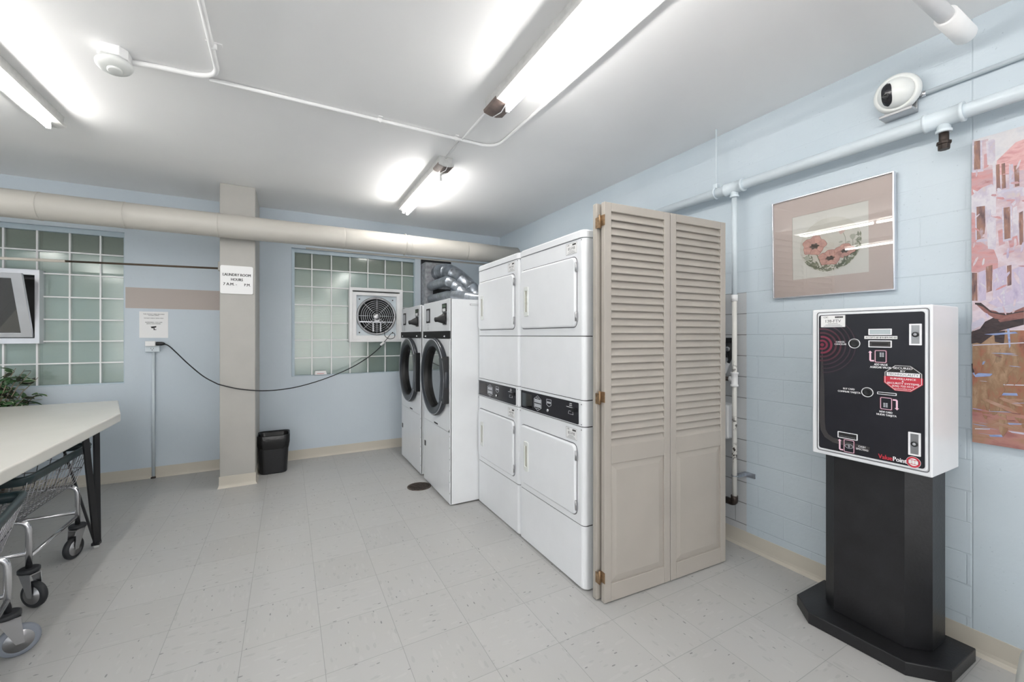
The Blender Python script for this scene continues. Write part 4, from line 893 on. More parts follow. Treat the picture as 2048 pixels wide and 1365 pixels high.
def kbezel(name, px0, py0, px1, py1, face, bz='silverink', e=.0035, nm2='insert'):
    m_ = MB(); ym = []; xm = (px0+px1)/2; a, b = kp(px0, (py0+py1)/2)[0], kp(px1, (py0+py1)/2)[0]; z0, z1 = kp(xm, py1)[1], kp(xm, py0)[1]; y0, y1 = min(a, b), max(a, b)
    m_.ringX(rr(y0, y1, z0, z1, .002, 3), rr(y0+e, y1-e, z0+e, z1-e, .001, 3), KF-.003, KF+.001); o = m_.build(name, bz, fp_)
    m_ = MB(); m_.box(KF-.0012, KF, y0+e, y1-e, z0+e, z1-e); m_.build(nm2, face, o); return o, (y0, y1, z0, z1)
kbezel('display', 1737.5, 658, 1784, 670.5, 'lcd', 'whiteink', nm2='display_screen')
o, q = kbezel('card_slot', 1737.5, 681.5, 1784, 695.5, 'greyprint', 'whiteink', nm2='slot_plate'); m_ = MB(); m_.box(KF-.0024, KF-.0012, q[0]+.012, q[1]-.012, (q[2]+q[3])/2-.002, (q[2]+q[3])/2+.003); m_.build('slot_mouth', 'ink', o)
m_ = MB(); krect(m_, 1729, 672.5, 1795, 678.5); st_ = m_.build('denomination_strip', 'label', fp_); m_ = MB(); ktext(m_, 'ACCEPTS $5-$10-$20-NO-$1', 1762, 675.6, 3.4, 62); m_.build('strip_lettering', 'ink', st_)
kbezel('card_dispenser', 1755, 785.5, 1793.5, 790.5, 'ink', 'whiteink', e=.002, nm2='dispenser_lip')
o, q = kbezel('cash_slot', 1676, 866, 1715.5, 878.5, 'ink', 'whiteink', e=.003, nm2='slot_plate')
m_ = MB()
for i in range(12): m_.box(KF-.002, KF-.001, q[0]+.010+i*.0056, q[0]+.012+i*.0056, q[2]+.008, q[2]+.010)
m_.build('cash_slot_teeth', 'silverink', o)
def icon(px0, py0, px1, py1, kind):
    xm = (px0+px1)/2; a, b = kp(px0, (py0+py1)/2)[0], kp(px1, (py0+py1)/2)[0]; z0, z1 = kp(xm, py1)[1], kp(xm, py0)[1]; y0, y1 = min(a, b), max(a, b)
    m_ = MB(); m_.ringX(rr(y0-.003, y1+.003, z0-.003, z1+.003, .006, 3), rr(y0, y1, z0, z1, .004, 3), KF-.0004, KF); o = m_.build('card_icon', 'maroon', fp_)
    m_ = MB(); m_.ringX(rr(y0, y1, z0, z1, .004, 3), rr(y0+.002, y1-.002, z0+.002, z1-.002, .003, 3), KF-.0006, KF)
    s_ = 1 if kind in ('up', 'cash') else -1
    if s_ > 0:
        ya = y1+.003; m_.slabX([(ya, z0+.003), (ya+.012, z0+.003), (ya+.016, z0+.008), (ya+.016, z1-.010), (ya+.020, z1-.010), (ya+.0135, z1-.002), (ya+.006, z1-.010), (ya+.010, z1-.010), (ya+.010, z0+.009), (ya, z0+.009)], KF-.0006, KF)
    else:
        ya = y0-.003; m_.slabX([(ya, z1-.003), (ya-.012, z1-.003), (ya-.016, z1-.008), (ya-.016, z0+.010), (ya-.020, z0+.010), (ya-.0135, z0+.002), (ya-.006, z0+.010), (ya-.010, z0+.010), (ya-.010, z1-.009), (ya, z1-.009)], KF-.0006, KF)
    m_.build('icon_outline', 'pinkink', o)
    m_ = MB()
    if kind == 'cash':
        yc, zc_ = (y0+y1)/2, (z0+z1)/2; m_.ringX([(yc+a_*.016, zc_+b_*.010) for a_, b_ in circ(0, 0, 1, 20)], [(yc+a_*.014, zc_+b_*.008) for a_, b_ in circ(0, 0, 1, 20)], KF-.0006, KF)
        add_text(m_, 'X', '$', yc, zc_, KF-.0007, .011)
    else:
        yc = (y0+y1)/2+(-.004 if kind == 'up' else .002); zc_ = z1-.018 if kind == 'up' else z0+.018
        for i in range(2):
            for j in range(3): m_.box(KF-.0006, KF, yc-.007+i*.008, yc-.001+i*.008, zc_-.009+j*.0065, zc_-.004+j*.0065)
    m_.build('icon_chip', 'silverink', o)
icon(1750, 701.5, 1773, 725.5, 'up'); icon(1761, 796, 1784, 819.5, 'down'); icon(1688, 881, 1708.5, 905.5, 'cash')
def klock(px0, py0, px1, py1):
    o, q = kbezel('lock_plate', px0, py0, px1, py1, 'steel', bz='whiteink', e=.006, nm2='lock_body')
    yc, zc_ = (q[0]+q[1])/2, (q[2]+q[3])/2
    m_ = MB(); m_.lathe([(.0105, 0), (.0105, .004), (.008, .005), (.001, .005)], (KF-.001, yc, zc_), (-1, 0, 0), 24); m_.build('lock_cylinder', 'black', o)
    m_ = MB(); m_.lathe([(.0055, 0), (.005, .0012), (.0005, .0012)], (KF-.006, yc, zc_), (-1, 0, 0), 16); m_.build('lock_core', 'silverink', o)
klock(1819, 648, 1844, 691); klock(1817, 865.5, 1842, 912)
# octagonal sticker
yc, zc_ = kp(1806, 757); oc = [(yc+a*.066, zc_+b*.058) for a, b in circ(0, 0, 1, 8, PI/8)]
m_ = MB(); m_.slabX(oc, KF-.0008, KF-.0002); oo = m_.build('security_sticker', 'ink', fp_)
lo = [(yc+a*.066, zc_+b*.058) for a, b in circ(0, 0, 1, 8, PI/8)]
zs = zc_+.004; red = [p for p in lo if p[1] < zs]; xmax = max(p[0] for p in lo); xmin = min(p[0] for p in lo)
red = sorted(red, key=lambda p: math.atan2(p[1]-zc_-.02, p[0]-yc)); poly = [(xmin, zs)]+[p for p in red]+[(xmax, zs)]
m_ = MB(); m_.slabX(poly, KF-.0011, KF-.0008); m_.build('red_half', 'redink', oo)
m_ = MB(); m_.ringX([(yc+(a-yc)*.95, zc_+(b-zc_)*.95) for a, b in oc], [(yc+(a-yc)*.925, zc_+(b-zc_)*.925) for a, b in oc], KF-.0014, KF-.0008); m_.box(KF-.0014, KF-.0008, yc-.052, yc+.052, zc_+.006, zc_+.022)
for s_, dz, h, w in (('SECURED', .040, .0085, .060), ('BY', .028, .0075, .016), ('SURVEILLANCE', -.004, .0075, .080), ('&', -.0135, .007, .006), ('SECURITY SYSTEMS', -.023, .0075, .100), ('(646) 723-4415', -.034, .007, .068), ('technocality.net', -.0435, .004, .052)):
    add_text(m_, 'X', s_, yc, zc_+dz, KF-.0015, h, .02, w)
m_.build('sticker_lettering', 'whiteink', oo)
m_ = MB(); add_text(m_, 'X', 'TECHNOCALITY', yc, zc_+.014, KF-.0017, .0095, .0, .096); m_.build('sticker_name', 'ink', oo)
# round maker mark
yc, zc_ = kp(1827, 925)
m_ = MB(); m_.slabX(circ(yc, zc_, .0225, 28), KF-.0004, KF); lg = m_.build('round_mark', 'whiteink', fp_)
m_ = MB(); m_.ringX(circ(yc, zc_, .0215, 28), circ(yc, zc_, .015, 28), KF-.0008, KF-.0004); m_.slabX(rr(yc-.016, yc+.016, zc_-.0095, zc_+.0095, .004), KF-.0008, KF-.0004); m_.build('mark_red', 'redink', lg)
m_ = MB()
for i in range(3): m_.slabX(rr(yc-.0145+i*.010, yc-.0055+i*.010, zc_-.0075, zc_+.0075, .002), KF-.0012, KF-.0008)
m_.build('mark_grid', 'label', lg)

# ================================================================== POPPY PRINT
t = thing('poppy_print', 'silver framed poppy print with pink mat above the card machine', 'picture', (XR, 1.13, 1.565))
t.rotation_euler = (0, math.radians(-1.0), 0)
py0, py1, pz0, pz1 = .851, 1.412, 1.568, 2.132; kx = XR-.018
mb = MB(); e = .006; mb.ringX([(py0, pz0), (py1, pz0), (py1, pz1), (py0, pz1)], [(py0+e, pz0+e), (py1-e, pz0+e), (py1-e, pz1-e), (py0+e, pz1-e)], kx-.010, XR-.001); mb.build('frame', 'silver', t, .0015)
mb = MB(); my0, my1, mz0, mz1 = .953, 1.306, 1.668, 2.024
mb.ringX([(py0+.004, pz0+.004), (py1-.004, pz0+.004), (py1-.004, pz1-.004), (py0+.004, pz1-.004)], [(my0, mz0), (my1, mz0), (my1, mz1), (my0, mz1)], kx, kx+.004); mb.build('mat_board', 'pinkmat', t)
mb = MB(); mb.box(kx+.003, kx+.005, my0-.01, my1+.01, mz0-.01, mz1+.01); art = mb.build('paper', 'paper', t)
mb = MB(); mb.box(kx-.006, kx-.005, py0+.004, py1-.004, pz0+.004, pz1-.004); mb.build('picture_glass', 'picglass', t)
kk = kx+.0028
M['poppy'] = mat('poppy_pink', (210, 166, 155), .8, var=.16, vscale=45); M['poppydk'] = mat('poppy_outline', (170, 112, 104), .8); M['poppyc'] = mat('poppy_centre', (92, 82, 76), .8, var=.4, vscale=200)
M['stem'] = mat('stem_green', (134, 140, 118), .8, var=.2, vscale=50); M['stempale'] = mat('pale_stem', (182, 184, 170), .8); M['wash'] = mat('pale_wash', (219, 217, 208), .8); M['budpink'] = mat('bud_pink', (214, 186, 178), .8)
def ap(px, py): return onX(px, py, kx)
def blob(mb, px, py, rx, ry, lobes, k, seed=0, n=40, amp=.10, rot=0):
    y, z = ap(px, py); sc = 1/F_PX*(kx*_s+y*_c); pts = []
    for i in range(n):
        a = 2*PI*i/n; r = 1+amp*math.sin(lobes*a+seed)+amp*.4*math.sin((2*lobes+1)*a+seed*2)
        u, v = rx*r*math.cos(a), ry*r*math.sin(a); pts.append((y-.95*(u*math.cos(rot)-v*math.sin(rot))*sc, z+(u*math.sin(rot)+v*math.cos(rot))*sc))
    mb.slabX(pts, k-.0003, k)
cyp, czp = ap(1659, 489); R_c = .144
PMATS = ['wash', 'stem', 'stempale', 'budpink', 'poppydk', 'poppy', 'poppyc']; mb = MB(); mb.slabX(circ(cyp, czp, R_c, 48), kk-.0001, kk); random.seed(3); mb.cur = 1
for i in range(260):
    a = random.uniform(-2.75, -.35) if i > 30 else random.uniform(-.5, .3)
    r = R_c*(1-abs(random.gauss(0, .11))) if i > 30 else R_c*random.uniform(.86, .97)
    if r < R_c*.66: continue
    u, v = cyp-r*math.cos(a), czp+r*math.sin(a); w_ = random.uniform(0, PI); l = random.uniform(.006, .014); wd = l*.32
    q4 = [(u+l*math.cos(w_), v+l*math.sin(w_)), (u-wd*math.sin(w_), v+wd*math.cos(w_)), (u-l*math.cos(w_), v-l*math.sin(w_)), (u+wd*math.sin(w_), v-wd*math.cos(w_))]
    if all(math.hypot(p-cyp, q-czp) < R_c for p, q in q4): mb.slabX(q4, kk-.0003, kk)
def stem(mb, pts, w=.0018):
    q = [ap(*p) for p in pts]; mb.tube([(kk-.0002, *p) for p in q], w, 5)
stem(mb, [(1634, 510), (1638, 520), (1643, 532)]); stem(mb, [(1619, 520), (1629, 527)], .0014); stem(mb, [(1690, 512), (1686, 526)], .003)
for px, py in ((1626, 528), (1630, 530), (1634, 527), (1628, 535), (1694, 524), (1700, 518), (1697, 522)): blob(mb, px, py, 4.5, 2, 2, kk-.0003, px, 16, .1, px % 3)
mb.cur = 2; stem(mb, [(1687, 466), (1691, 474), (1692, 487)], .0014); stem(mb, [(1706, 478), (1706, 492)], .0014); blob(mb, 1706, 473, 5, 5.5, 3, kk-.0003); blob(mb, 1614.5, 517, 5, 4, 2, kk-.0003)
for px, py in ((1682, 484), (1697, 484), (1713, 487)): blob(mb, px, py, 3.5, 2, 2, kk-.0003, 0, 14)
mb.cur = 3; blob(mb, 1684, 460.5, 6, 7, 3, kk-.0004, 1)
for (px, py, rx, ry, lb, sd) in ((1628.5, 492, 21, 18, 5, 1.2), (1659.5, 515.5, 20.5, 14, 5, .5), (1689, 501, 17.5, 12, 4, 2.2)):
    mb.cur = 4; blob(mb, px, py, rx+.7, ry+.7, lb, kk-.0003, sd); mb.cur = 5; blob(mb, px, py, rx, ry, lb, kk-.0007, sd)
    mb.cur = 6; blob(mb, px+1, py+1, rx*.38, ry*.3, 6, kk-.0012, sd, 30, .18); mb.cur = 4
    for a in (.6, 1.5, 2.3, 3.4, 4.2, 5.3): q0 = ap(px+rx*.4*math.cos(a), py-ry*.4*math.sin(a)); q1 = ap(px+rx*.95*math.cos(a+.1), py-ry*.95*math.sin(a+.1)); mb.tube([(kk-.0010, *q0), (kk-.0010, *q1)], .0005, 4)
mb.build('printed_poppies', PMATS, art)

# ================================================================== CANAL PAINTING
t = thing('canal_painting', 'large unframed pink canal painting on the right wall, cut by the edge', 'painting', (XR, .1, .90))
kv = 2.530; vy0, vy1, vz0, vz1 = -.66, .598, .902, 2.172
mb = MB(); mb.box(kv, XR-.001, vy0, vy1, vz0, vz1); cv = mb.build('canvas', mat('canvas_edge', (206, 200, 204), .7), t)
def mute(c):
    g = sum(c)/3; return lin([(v*.80+g*.20)*.93 for v in c])
def paint(name, cols, sc=(1, 1), s1=14, rough=.5, str_=.5):
    tt = NT(name); p, x, y, z = tt.pos(); v = tt.xyz(0.0, tt.math('MULTIPLY', y, float(sc[0])), tt.math('MULTIPLY', z, float(sc[1])))
    n1 = tt.noise(v, s1, 4, .6); cr = tt.n('ShaderNodeValToRGB'); tt.put(cr.inputs[0], n1)
    els = cr.color_ramp.elements; els[0].position = .30; els[0].color = mute(cols[0]); els[1].position = .72; els[1].color = mute(cols[-1])
    for i, c in enumerate(cols[1:-1]): e_ = els.new(.30+.42*(i+1)/(len(cols)-1)); e_.color = mute(c)
    tt.put(tt.b.inputs['Base Color'], cr.outputs[0]); tt.b.inputs['Roughness'].default_value = rough; tt.bump(tt.noise(v, s1*2.2, 3), str_, .003); return tt.m
pm = {'sky': paint('paint_sky', [(194, 196, 206), (212, 209, 212), (200, 194, 200)]),
      'facade': paint('paint_facade', [(186, 168, 192), (212, 196, 206), (200, 170, 178), (176, 160, 188)], (1, 1.5), 11),
      'brick': paint('paint_brick', [(186, 122, 128), (206, 140, 140), (196, 150, 156), (176, 110, 110)], (1, 2.5), 14),
      'pale': paint('paint_pale', [(200, 192, 206), (210, 205, 212), (188, 176, 198), (204, 188, 176)], (1.5, 1), 14),
      'roof': paint('paint_roof', [(206, 134, 138), (226, 170, 170), (190, 110, 112)], (1, 3), 14),
      'brown': paint('paint_window', [(84, 60, 66), (134, 96, 92), (160, 110, 90), (180, 160, 170)], (3, .8), 16),
      'water': paint('paint_water', [(120, 74, 62), (166, 98, 70), (150, 112, 78), (176, 138, 104), (128, 104, 76)], (2.0, .9), 9),
      'waterl': paint('paint_water_low', [(160, 96, 90), (184, 122, 110), (170, 122, 92), (188, 150, 132)], (.8, 2), 9),
      'dark': paint('paint_dark', [(30, 26, 34), (62, 44, 46), (40, 30, 36)], (1, 2), 20),
      'hull': paint('paint_hull', [(120, 66, 62), (150, 92, 84), (96, 56, 56)], (.8, 2), 20),
      'blue': paint('paint_blue', [(110, 132, 196), (150, 170, 214), (90, 120, 200)], (.6, 2), 22),
      'white': paint('paint_white', [(206, 204, 214), (186, 180, 204), (216, 212, 218)], (.7, 2), 18),
      'lilac': paint('paint_lilac', [(176, 164, 200), (196, 182, 208), (160, 146, 186)], (2, .8), 14)}
for k_, v_ in pm.items(): M['p_'+k_] = v_
lay = [0]; depth = [0.0]; PS = MB(); PSM = []
def layer(mkey, polys):
    lay[0] += 1; depth[0] += 2e-5; PSM.append('p_'+mkey); PS.cur = len(PSM)-1
    for q in polys: depth[0] += 7e-6; PS.slabX(q, kv-.0003-depth[0], kv-.0001)
def stroke(name, mkey, polys): layer(mkey, [[onX(px, py, kv) for px, py in pg] for pg in polys])
def strokeYZ(name, mkey, polys): layer(mkey, polys)
def R4(y0, y1, z0, z1): return [(y0, z0), (y1, z0), (y1, z1), (y0, z1)]
strokeYZ('sky_patch', 'sky', [R4(vy0, vy1, 1.9, vz1)])
strokeYZ('facade_patch', 'facade', [R4(vy0, .553, 1.30, 2.05), R4(.553, vy1, 1.30, 2.16)])
strokeYZ('water_patch', 'water', [R4(vy0, vy1, 1.0, 1.37)]); strokeYZ('water_low_patch', 'waterl', [R4(vy0, vy1, vz0, 1.03)])
stroke('brick_patch', 'brick', [[(1943, 345), (1987, 338), (1988, 372), (1962, 378), (1943, 392)], [(1943, 418), (1952, 420), (1953, 480), (1988, 500), (1996, 520), (1996, 545), (1943, 545)], [(1968, 310), (1976, 306), (1982, 322), (1976, 334), (1968, 338)], [(1996, 462), (2005, 458), (2010, 488), (1998, 492)], [(2016, 478), (2034, 470), (2038, 490), (2020, 496)]])
stroke('pale_patch', 'pale', [[(1943, 392), (1965, 375), (1984, 368), (1992, 380), (1992, 500), (1976, 498), (1972, 430), (1943, 425)], [(1986, 278), (1990, 280), (1992, 420), (1988, 420), (1985, 330), (1975, 330), (1972, 284)], [(1996, 388), (2048, 375), (2048, 392), (1996, 400)], [(2026, 416), (2034, 412), (2038, 470), (2026, 474)]])
strokeYZ('roof_patch', 'roof', [[(vy0, 1.99), (vy0, 2.15), (.20, 2.17), (.48, 2.115), (.530, 2.06), (.530, 2.0)]])
stroke('window_patch', 'brown', [[(1948, 283), (1960, 281), (1961, 338), (1948, 340)], [(1953, 414), (1970, 412), (1971, 452), (1968, 476), (1954, 480)], [(1972, 534), (1985, 530), (1984, 582), (1973, 586)], [(1944, 546), (1954, 546), (1955, 602), (1944, 602)],
        [(1992, 330), (1999, 328), (2001, 380), (1993, 382)], [(2003, 328), (2010, 326), (2012, 376), (2004, 378)], [(2028, 332), (2038, 330), (2039, 372), (2030, 374)], [(2007, 416), (2020, 414), (2021, 476), (2009, 480)], [(2038, 426), (2046, 422), (2047, 490), (2039, 490)], [(2014, 532), (2023, 530), (2023, 570), (2015, 573)]])
stroke('lilac_patch', 'lilac', [[(1957, 545), (1971, 540), (1972, 600), (1957, 604)], [(1986, 540), (2012, 530), (2013, 585), (2000, 596), (1986, 596)], [(2024, 540), (2048, 530), (2048, 604), (1998, 616), (1976, 606), (2024, 580)]])
stroke('pale_trim', 'white', [[(1945, 280), (1948, 280), (1948, 342), (1945, 342)], [(1945, 341), (1967, 339), (1967, 343), (1945, 346)], [(1961, 281), (1964, 281), (1965, 340), (1961, 340)], [(2018, 330), (2026, 328), (2027, 380), (2019, 382)], [(1994, 382), (2030, 376), (2046, 374), (2046, 378), (1994, 388)], [(1950, 414), (1953, 414), (1954, 482), (1951, 482)], [(1952, 480), (1974, 478), (1974, 483), (1953, 485)], [(2004, 414), (2007, 414), (2009, 482), (2006, 482)], [(2021, 412), (2024, 412), (2025, 476), (2022, 478)], [(2006, 480), (2024, 476), (2024, 480), (2006, 484)], [(1943, 646), (1966, 636), (1970, 640), (1968, 648), (1943, 662)], [(2036, 545), (2040, 542), (2046, 590), (2042, 592)], [(2004, 562), (2008, 560), (2011, 610), (2007, 612)]])
stroke('dark_reflection', 'dark', [[(1943, 664), (1960, 658), (1970, 644), (1990, 634), (2010, 640), (2048, 630), (2048, 650), (2000, 662), (1978, 676), (1962, 688), (1954, 686), (1943, 688)], [(1943, 728), (1952, 726), (1956, 744), (1944, 746)], [(1988, 664), (2010, 662), (2008, 688), (1990, 684)]])
stroke('boat_hull', 'hull', [[(1950, 607), (1962, 608), (1976, 620), (2000, 624), (2030, 622), (2048, 614), (2048, 632), (2020, 640), (1990, 638), (1968, 624)], [(1996, 640), (2048, 632), (2048, 637), (2000, 645)]])
stroke('boat_deck', 'white', [[(1984, 618), (2016, 610), (2048, 600), (2048, 614), (2020, 626), (1998, 626)]])
stroke('prow_line', 'dark', [[(1950, 606), (1962, 606), (1972, 614), (1984, 624), (2010, 628), (2048, 622), (2048, 624), (2010, 631), (1982, 626), (1966, 614), (1950, 609)]])
stroke('blue_ripples', 'blue', [[(1968, 669), (2030, 664), (2036, 667), (1990, 671)], [(1946, 724), (1984, 723), (1986, 728), (1948, 731)], [(1946, 746), (1986, 748), (1980, 753), (1946, 755)], [(1994, 754), (2014, 753), (2014, 757), (1995, 757)], [(1986, 786), (2034, 787), (2036, 792), (1998, 791)], [(2014, 658), (2019, 658), (2022, 702), (2019, 702)], [(2016, 846), (2048, 848), (2048, 850), (2018, 850)], [(1978, 870), (2008, 870), (2006, 875), (1980, 874)], [(2034, 729), (2048, 728), (2048, 731), (2036, 732)]])
stroke('white_ripples', 'white', [[(2006, 769), (2048, 770), (2048, 772), (2008, 771)], [(2038, 742), (2048, 742), (2048, 745), (2040, 744)], [(1978, 820), (1996, 818), (1998, 822), (1980, 823)], [(2016, 862), (2048, 866), (2048, 870), (2024, 866)], [(1950, 857), (1980, 858), (1980, 860), (1950, 859)], [(1946, 690), (2048, 685), (2048, 687), (1946, 692)]])
strokeYZ('far_strokes', 'brown', [R4(.0, .10, 1.55, 1.85), R4(-.3, -.2, 1.55, 1.85), R4(-.1, -.04, 1.35, 1.5)])
strokeYZ('far_ripples', 'blue', [R4(-.5, -.1, 1.15, 1.16), R4(-.2, .2, 1.05, 1.06), R4(-.5, -.2, .97, .98)])
random.seed(5)
def brush(mkey, n, y0, y1, z0, z1, l0, l1, w0, w1, ang, spread):
    polys = []
    for _ in range(n):
        y, z = random.uniform(y0, y1), random.uniform(z0, z1); l, w, a = random.uniform(l0, l1), random.uniform(w0, w1), random.gauss(ang, spread)
        c_, s_ = math.cos(a), math.sin(a); pts = []
        for u, v in ((-1, -.35), (-.6, -1), (.5, -.8), (1, -.1), (.7, .8), (-.5, 1)):
            p = (y+(u*l*c_-v*w*s_)*.5, z+(u*l*s_+v*w*c_)*.5); pts.append((min(max(p[0], vy0+.002), vy1-.002), min(max(p[1], vz0+.002), vz1-.002)))
        polys.append(pts)
    layer(mkey, polys)
for y0, y1, q in ((.30, vy1, 1), (vy0, .30, 2)):
    brush('pale', 14*q, y0, y1, 1.5, 2.02, .02, .05, .005, .012, PI/2, .5); brush('brick', 30*q, y0, y1, 1.45, 2.0, .015, .045, .004, .010, 0, .4)
    brush('facade', 40*q, y0, y1, 1.42, 2.05, .015, .045, .004, .009, PI/2, .5); brush('white', 8*q, y0, y1, 1.40, 2.1, .01, .03, .002, .004, PI/2, .2)
    brush('lilac', 16*q, y0, y1, 1.36, 1.7, .02, .06, .004, .010, PI/2, .3); brush('sky', 5*q, y0, y1, 2.10, 2.16, .02, .05, .006, .010, .2, .3)
    brush('water', 34*q, y0, y1, .98, 1.28, .06, .14, .012, .03, PI/2, .2); brush('waterl', 26*q, y0, y1, .91, 1.10, .05, .13, .008, .018, 0, .2)
    brush('hull', 14*q, y0, y1, 1.0, 1.3, .02, .05, .002, .005, 0, .15); brush('blue', 10*q, y0, y1, .95, 1.30, .03, .07, .0015, .003, 0, .1); brush('white', 8*q, y0, y1, .93, 1.25, .02, .06, .001, .0022, 0, .1)
PS.build('painted_surface', PSM, cv)

# ================================================================== TABLE
TZ = .79
t = thing('folding_table', 'white folding table on black splayed legs at the left edge', 'table', (-1.8, 3.0, 0))
out = [(-1.022, 1.15), (-1.062, 3.965), (-1.288, 4.750), (-2.55, 4.735), (-2.55, 1.15)]
mb = MB(); mb.prism(out, TZ-.062, TZ); c0 = [( -1.8+(a+1.8)*.995, 3+(b-3)*.998) for a, b in out]
mb.build('tabletop', 'laminate', t, .009, 3)
def bar(mb, a, b, w, th_, wdir):
    a, b = Vector(a), Vector(b); d = (b-a).normalized(); u = Vector(wdir); u = (u-d*u.dot(d)).normalized(); v = d.cross(u)
    mb.loft([[tuple(p+u*w/2*i+v*th_/2*j) for i, j in ((-1, -1), (1, -1), (1, 1), (-1, 1))] for p in (a, b)])
def table_leg(fx, fy_, sx=1, sy=1):
    m_ = MB(); top = TZ-.061
    bar(m_, (fx+sx*.004, fy_-sy*.185, top), (fx, fy_-sy*.010, .03), .030, .014, (0.5, .7, 0)); bar(m_, (fx-sx*.004, fy_-sy*.0, top), (fx, fy_+sy*.006, .03), .030, .014, (.5, .7, 0))
    bar(m_, (fx-sx*.26, fy_+sy*.225, top), (fx-sx*.012, fy_+sy*.004, .03), .012, .012, (1, 0, 0)); m_.box(fx-.022, fx+.016, fy_-.022, fy_+.018, .018, .035)
    lg_ = m_.build('leg', 'black', t); m_ = MB(); m_.tube([(fx-.004, fy_, 0), (fx-.004, fy_, .020)], .014, 14); m_.build('foot', 'offwhite', lg_)
table_leg(-1.070, 3.575); table_leg(-1.10, 1.55, 1, -1); table_leg(-2.45, 3.9, -1, 1); table_leg(-2.45, 1.55, -1, -1)

# ================================================================== LAUNDRY CARTS
def cart_parts(root, wheel_m='rubber', yaw1=.5, yaw2=0):
    """built around the origin: length along Y, right side at +X"""
    Wd, L, top, bot = .54, .76, .672, .440
    save = OFF[root.name]; OFF[root.name] = {'_w': Vector((0, 0, 0))}
    ro = rr(-Wd/2, Wd/2, -L/2, L/2, .05, 5); ri = rr(-Wd/2+.022, Wd/2-.022, -L/2+.022, L/2-.022, .034, 5)
    mb = MB(); mb.loft([[(x, y, z) for x, y in q] for z, q in ((top-.045, rr(-Wd/2+.012, Wd/2-.012, -L/2+.012, L/2-.012, .045, 5)), (top-.010, ro), (top, rr(-Wd/2+.006, Wd/2-.006, -L/2+.006, L/2-.006, .045, 5)), (top-.004, ri), (top-.045, ri), (top-.045, rr(-Wd/2+.012, Wd/2-.012, -L/2+.012, L/2-.012, .045, 5)))], caps=False, smooth=True)
    mb.build('rim', 'darkgreen', root)
    mb = MB(); ins = .055
    def ringat(f): z = bot+(top-.03-bot)*f; i = ins*(1-f)+.014; return z, -Wd/2+i, Wd/2-i, -L/2+i, L/2-i
    for f in (.12, .42, .72):
        z, a, b, c, d = ringat(f); mb.tube([(a, c, z), (b, c, z), (b, d, z), (a, d, z), (a, c, z)], .0034, 5)
    z0, a0, b0, c0_, d0 = ringat(0); z1, a1, b1, c1, d1 = ringat(1)
    nx, ny = 9, 16
    for i in range(ny+1):
        f = i/ny; ya_, yb_ = c0_+(d0-c0_)*f, c1+(d1-c1)*f
        mb.tube([(a1, yb_, z1), (a0, ya_, z0), (b0, ya_, z0), (b1, yb_, z1)], .0023, 5)
    for i in range(nx+1):
        f = i/nx; xa_, xb_ = a0+(b0-a0)*f, a1+(b1-a1)*f
        mb.tube([(xb_, c1, z1), (xa_, c0_, z0), (xa_, d0, z0), (xb_, d1, z1)], .0023, 5)
    mb.build('wire_basket', 'wire', root)
    lx, ly = Wd/2-.045, L/2-.11
    mb = MB()
    for sy in (-1, 1): mb.tube(arc([(-lx, sy*ly, .18), (-lx, sy*ly, .428), (lx, sy*ly, .428), (lx, sy*ly, .18)], .05), .0125, 12)
    for sx in (-1, 1): mb.tube([(sx*lx, -ly, .245), (sx*lx, ly, .245)], .0095, 10)
    for sy in (-1, 1): mb.tube([(-lx, sy*ly, .265), (lx, sy*ly, .265)], .0095, 10)
    mb.build('frame', 'chrome', root)
    for sx in (-1, 1):
        for sy in (-1, 1):
            ww = wheel_m if (sx > 0 and sy > 0) else 'rubber'
            caster(root, sx*lx, sy*ly, (yaw1 if sx > 0 and sy > 0 else yaw2 if sx > 0 else yaw1+sy*1.1-.5), ww)
    OFF[root.name] = save
def caster(root, x, y, a, tyre):
    d = Vector((math.cos(a), math.sin(a), 0)); n_ = Vector((-d.y, d.x, 0)); wc = Vector((x, y, .064))+d*.030
    m_ = MB(); m_.tube([(x, y, .172), (x, y, .176), (x, y, .190), (x, y, .194)], [.034, .040, .040, .034], 20); c_ = m_.build('caster', 'rubber', root); OFF[c_.name] = {'_w': Vector((0, 0, 0))}
    m_ = MB(); m_.lathe([(.044, -.013), (.058, -.014), (.064, -.007), (.0645, 0), (.064, .007), (.058, .014), (.044, .013)], wc, n_, 32); w_ = m_.build('wheel', tyre, c_)
    m_ = MB(); m_.lathe([(.001, -.017), (.012, -.018), (.014, -.014), (.044, -.0150), (.046, -.010), (.046, .010), (.044, .0150), (.014, .014), (.012, .018), (.001, .017)], wc, n_, 28); m_.build('hub', 'steel', c_)
    m_ = MB()
    for s_ in (-1, 1):
        o = n_*s_*.021; A = [Vector((x, y, .166))-d*.026, Vector((x, y, .166))+d*.036, wc+d*.016, wc-d*.008]
        A = [p+o for p in A]; A[2].z -= .008; A[3].z -= .008
        m_.loft([[tuple(p+n_*s_*e) for p in A] for e in (0, .003)])
    m_.loft([[tuple(Vector((x, y, z))+d*i+n_*j) for i, j in ((-.027, -.024), (.037, -.024), (.037, .024), (-.027, .024))] for z in (.164, .170)])
    m_.build('fork', 'steel', c_)
def cart(label, corner, rz, **kw):
    Wd, L = .54, .76; R = Matrix.Rotation(rz, 2); off = R @ Vector((Wd/2, L/2)); loc = (corner[0]-off.x, corner[1]-off.y, 0)
    r = thing('laundry_cart', label, 'laundry cart', loc, rz, 'wire laundry carts under the folding table'); cart_parts(r, **kw); return r
cart('wire laundry cart under the far part of the white table, behind another cart', (-1.088, 3.600), 0, yaw1=-1.90, yaw2=-.564)
cart('wire laundry cart nearest the viewer, turned slightly, with one grey wheel', (-1.005, 2.63), math.radians(11.6), wheel_m=mat('grey_tyre', (128, 134, 144), .5), yaw1=.18, yaw2=-1.2)

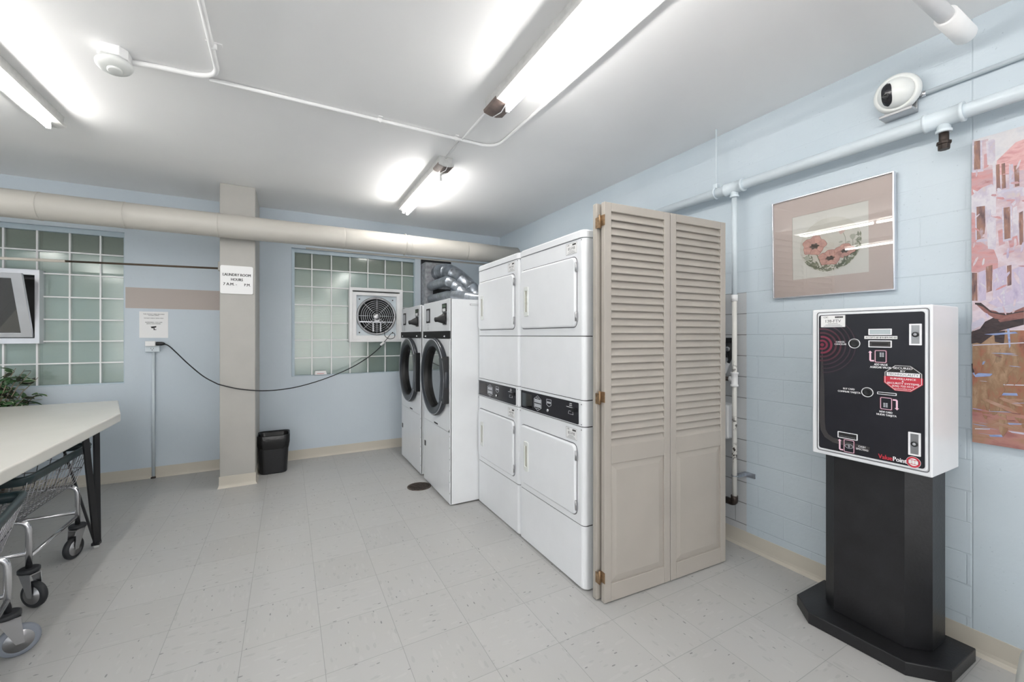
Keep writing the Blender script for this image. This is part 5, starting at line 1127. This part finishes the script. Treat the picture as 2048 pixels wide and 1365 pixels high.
# ================================================================== PLANT
t = thing('potted_plant', 'leafy green variegated plant behind the white table at left', 'plant', (-2.13, 4.72, 0))
px_, py_ = -2.13, 4.90
mb = MB(); mb.lathe([(.09, 0), (.095, .005), (.125, .25), (.135, .25), (.135, .27), (.120, .27), (.115, .24)], (px_, py_, 0), (0, 0, 1), 28, caps=True); mb.build('pot', 'terracotta', t)
mb = MB(); mb.lathe([(.112, .235), (.112, .24)], (px_, py_, 0), (0, 0, 1), 20); mb.build('soil', 'soil', t)
random.seed(12)
stems, tips = MB(), []
for k in range(34):
    a = random.uniform(0, 2*PI); rad_ = random.uniform(.04, .34); h = random.uniform(.86, 1.20) - rad_*.55
    ex, ey = px_+rad_*math.cos(a), py_+rad_*math.sin(a)*.28
    ey = min(ey, 4.97); 
    pts = [Vector((px_, py_, .24)), Vector((px_+(ex-px_)*.25, py_+(ey-py_)*.2, .24+(h-.24)*.5)), Vector((px_+(ex-px_)*.7, py_+(ey-py_)*.7, .24+(h-.24)*.85)), Vector((ex, ey, h))]
    stems.tube(pts, [.006, .005, .0035, .002], 5); tips.append(pts)
stems.build('stems', 'bark', t)
g_, dk, ed = MB(), MB(), MB()
def leaf_(mb, p, d, l, w, tiltv, lift=0):
    d = d.normalized(); s_ = d.cross(tiltv).normalized(); n_ = s_.cross(d).normalized(); p = p+n_*lift
    rows_ = [(0, .02), (.25, .75), (.5, 1), (.75, .72), (1, .02)]; vs, fs = [], []
    for u, ww in rows_:
        c_ = p+d*l*u-n_*l*.18*u*u
        for q in (-1, 0, 1): v_ = c_+s_*w*ww*q+n_*abs(q)*w*.25; v_.y = min(v_.y, YB-.012); vs.append(tuple(v_))
    for i in range(4):
        for j in range(2): k = i*3+j; fs.append((k, k+1, k+4, k+3))
    mb.add(vs, fs, True)
for pts in tips:
    for q in range(13):
        u = random.uniform(.35, 1.0); i = min(2, int(u*3)); f = u*3-i; p = pts[i]*(1-f)+pts[i+1]*f
        d = Vector((random.gauss(0, 1), random.gauss(0, .6), random.gauss(.05, .45))); tv = Vector((random.gauss(0, .3), random.gauss(-.5, .3), 1))
        l = random.uniform(.05, .085); w_ = l*.24; m_ = dk if random.random() < .38 else g_
        leaf_(m_, p, d, l, w_, tv)
        if m_ is g_ and random.random() < .5: g_.cur = 1; leaf_(g_, p, d, l*1.03, w_*1.25, tv, -.0012); g_.cur = 0
g_.build('leaves', ['leaf', 'leafedge'], t); dk.build('dark_leaves', 'leafdk', t)

# ================================================================== WHITE OBJECT AT THE LOWER RIGHT CORNER
t = thing('plastic_bin', 'white rounded plastic object cut off by lower right corner', 'bin', (2.12, .33, 0))
mb = MB(); mb.lathe([(.150, 0), (.152, .01), (.140, .20), (.132, .27), (.115, .315), (.085, .340), (.04, .350), (.001, .351)], (2.185, .272, 0), (0, 0, 1), 40); mb.build('body', 'offwhite', t)
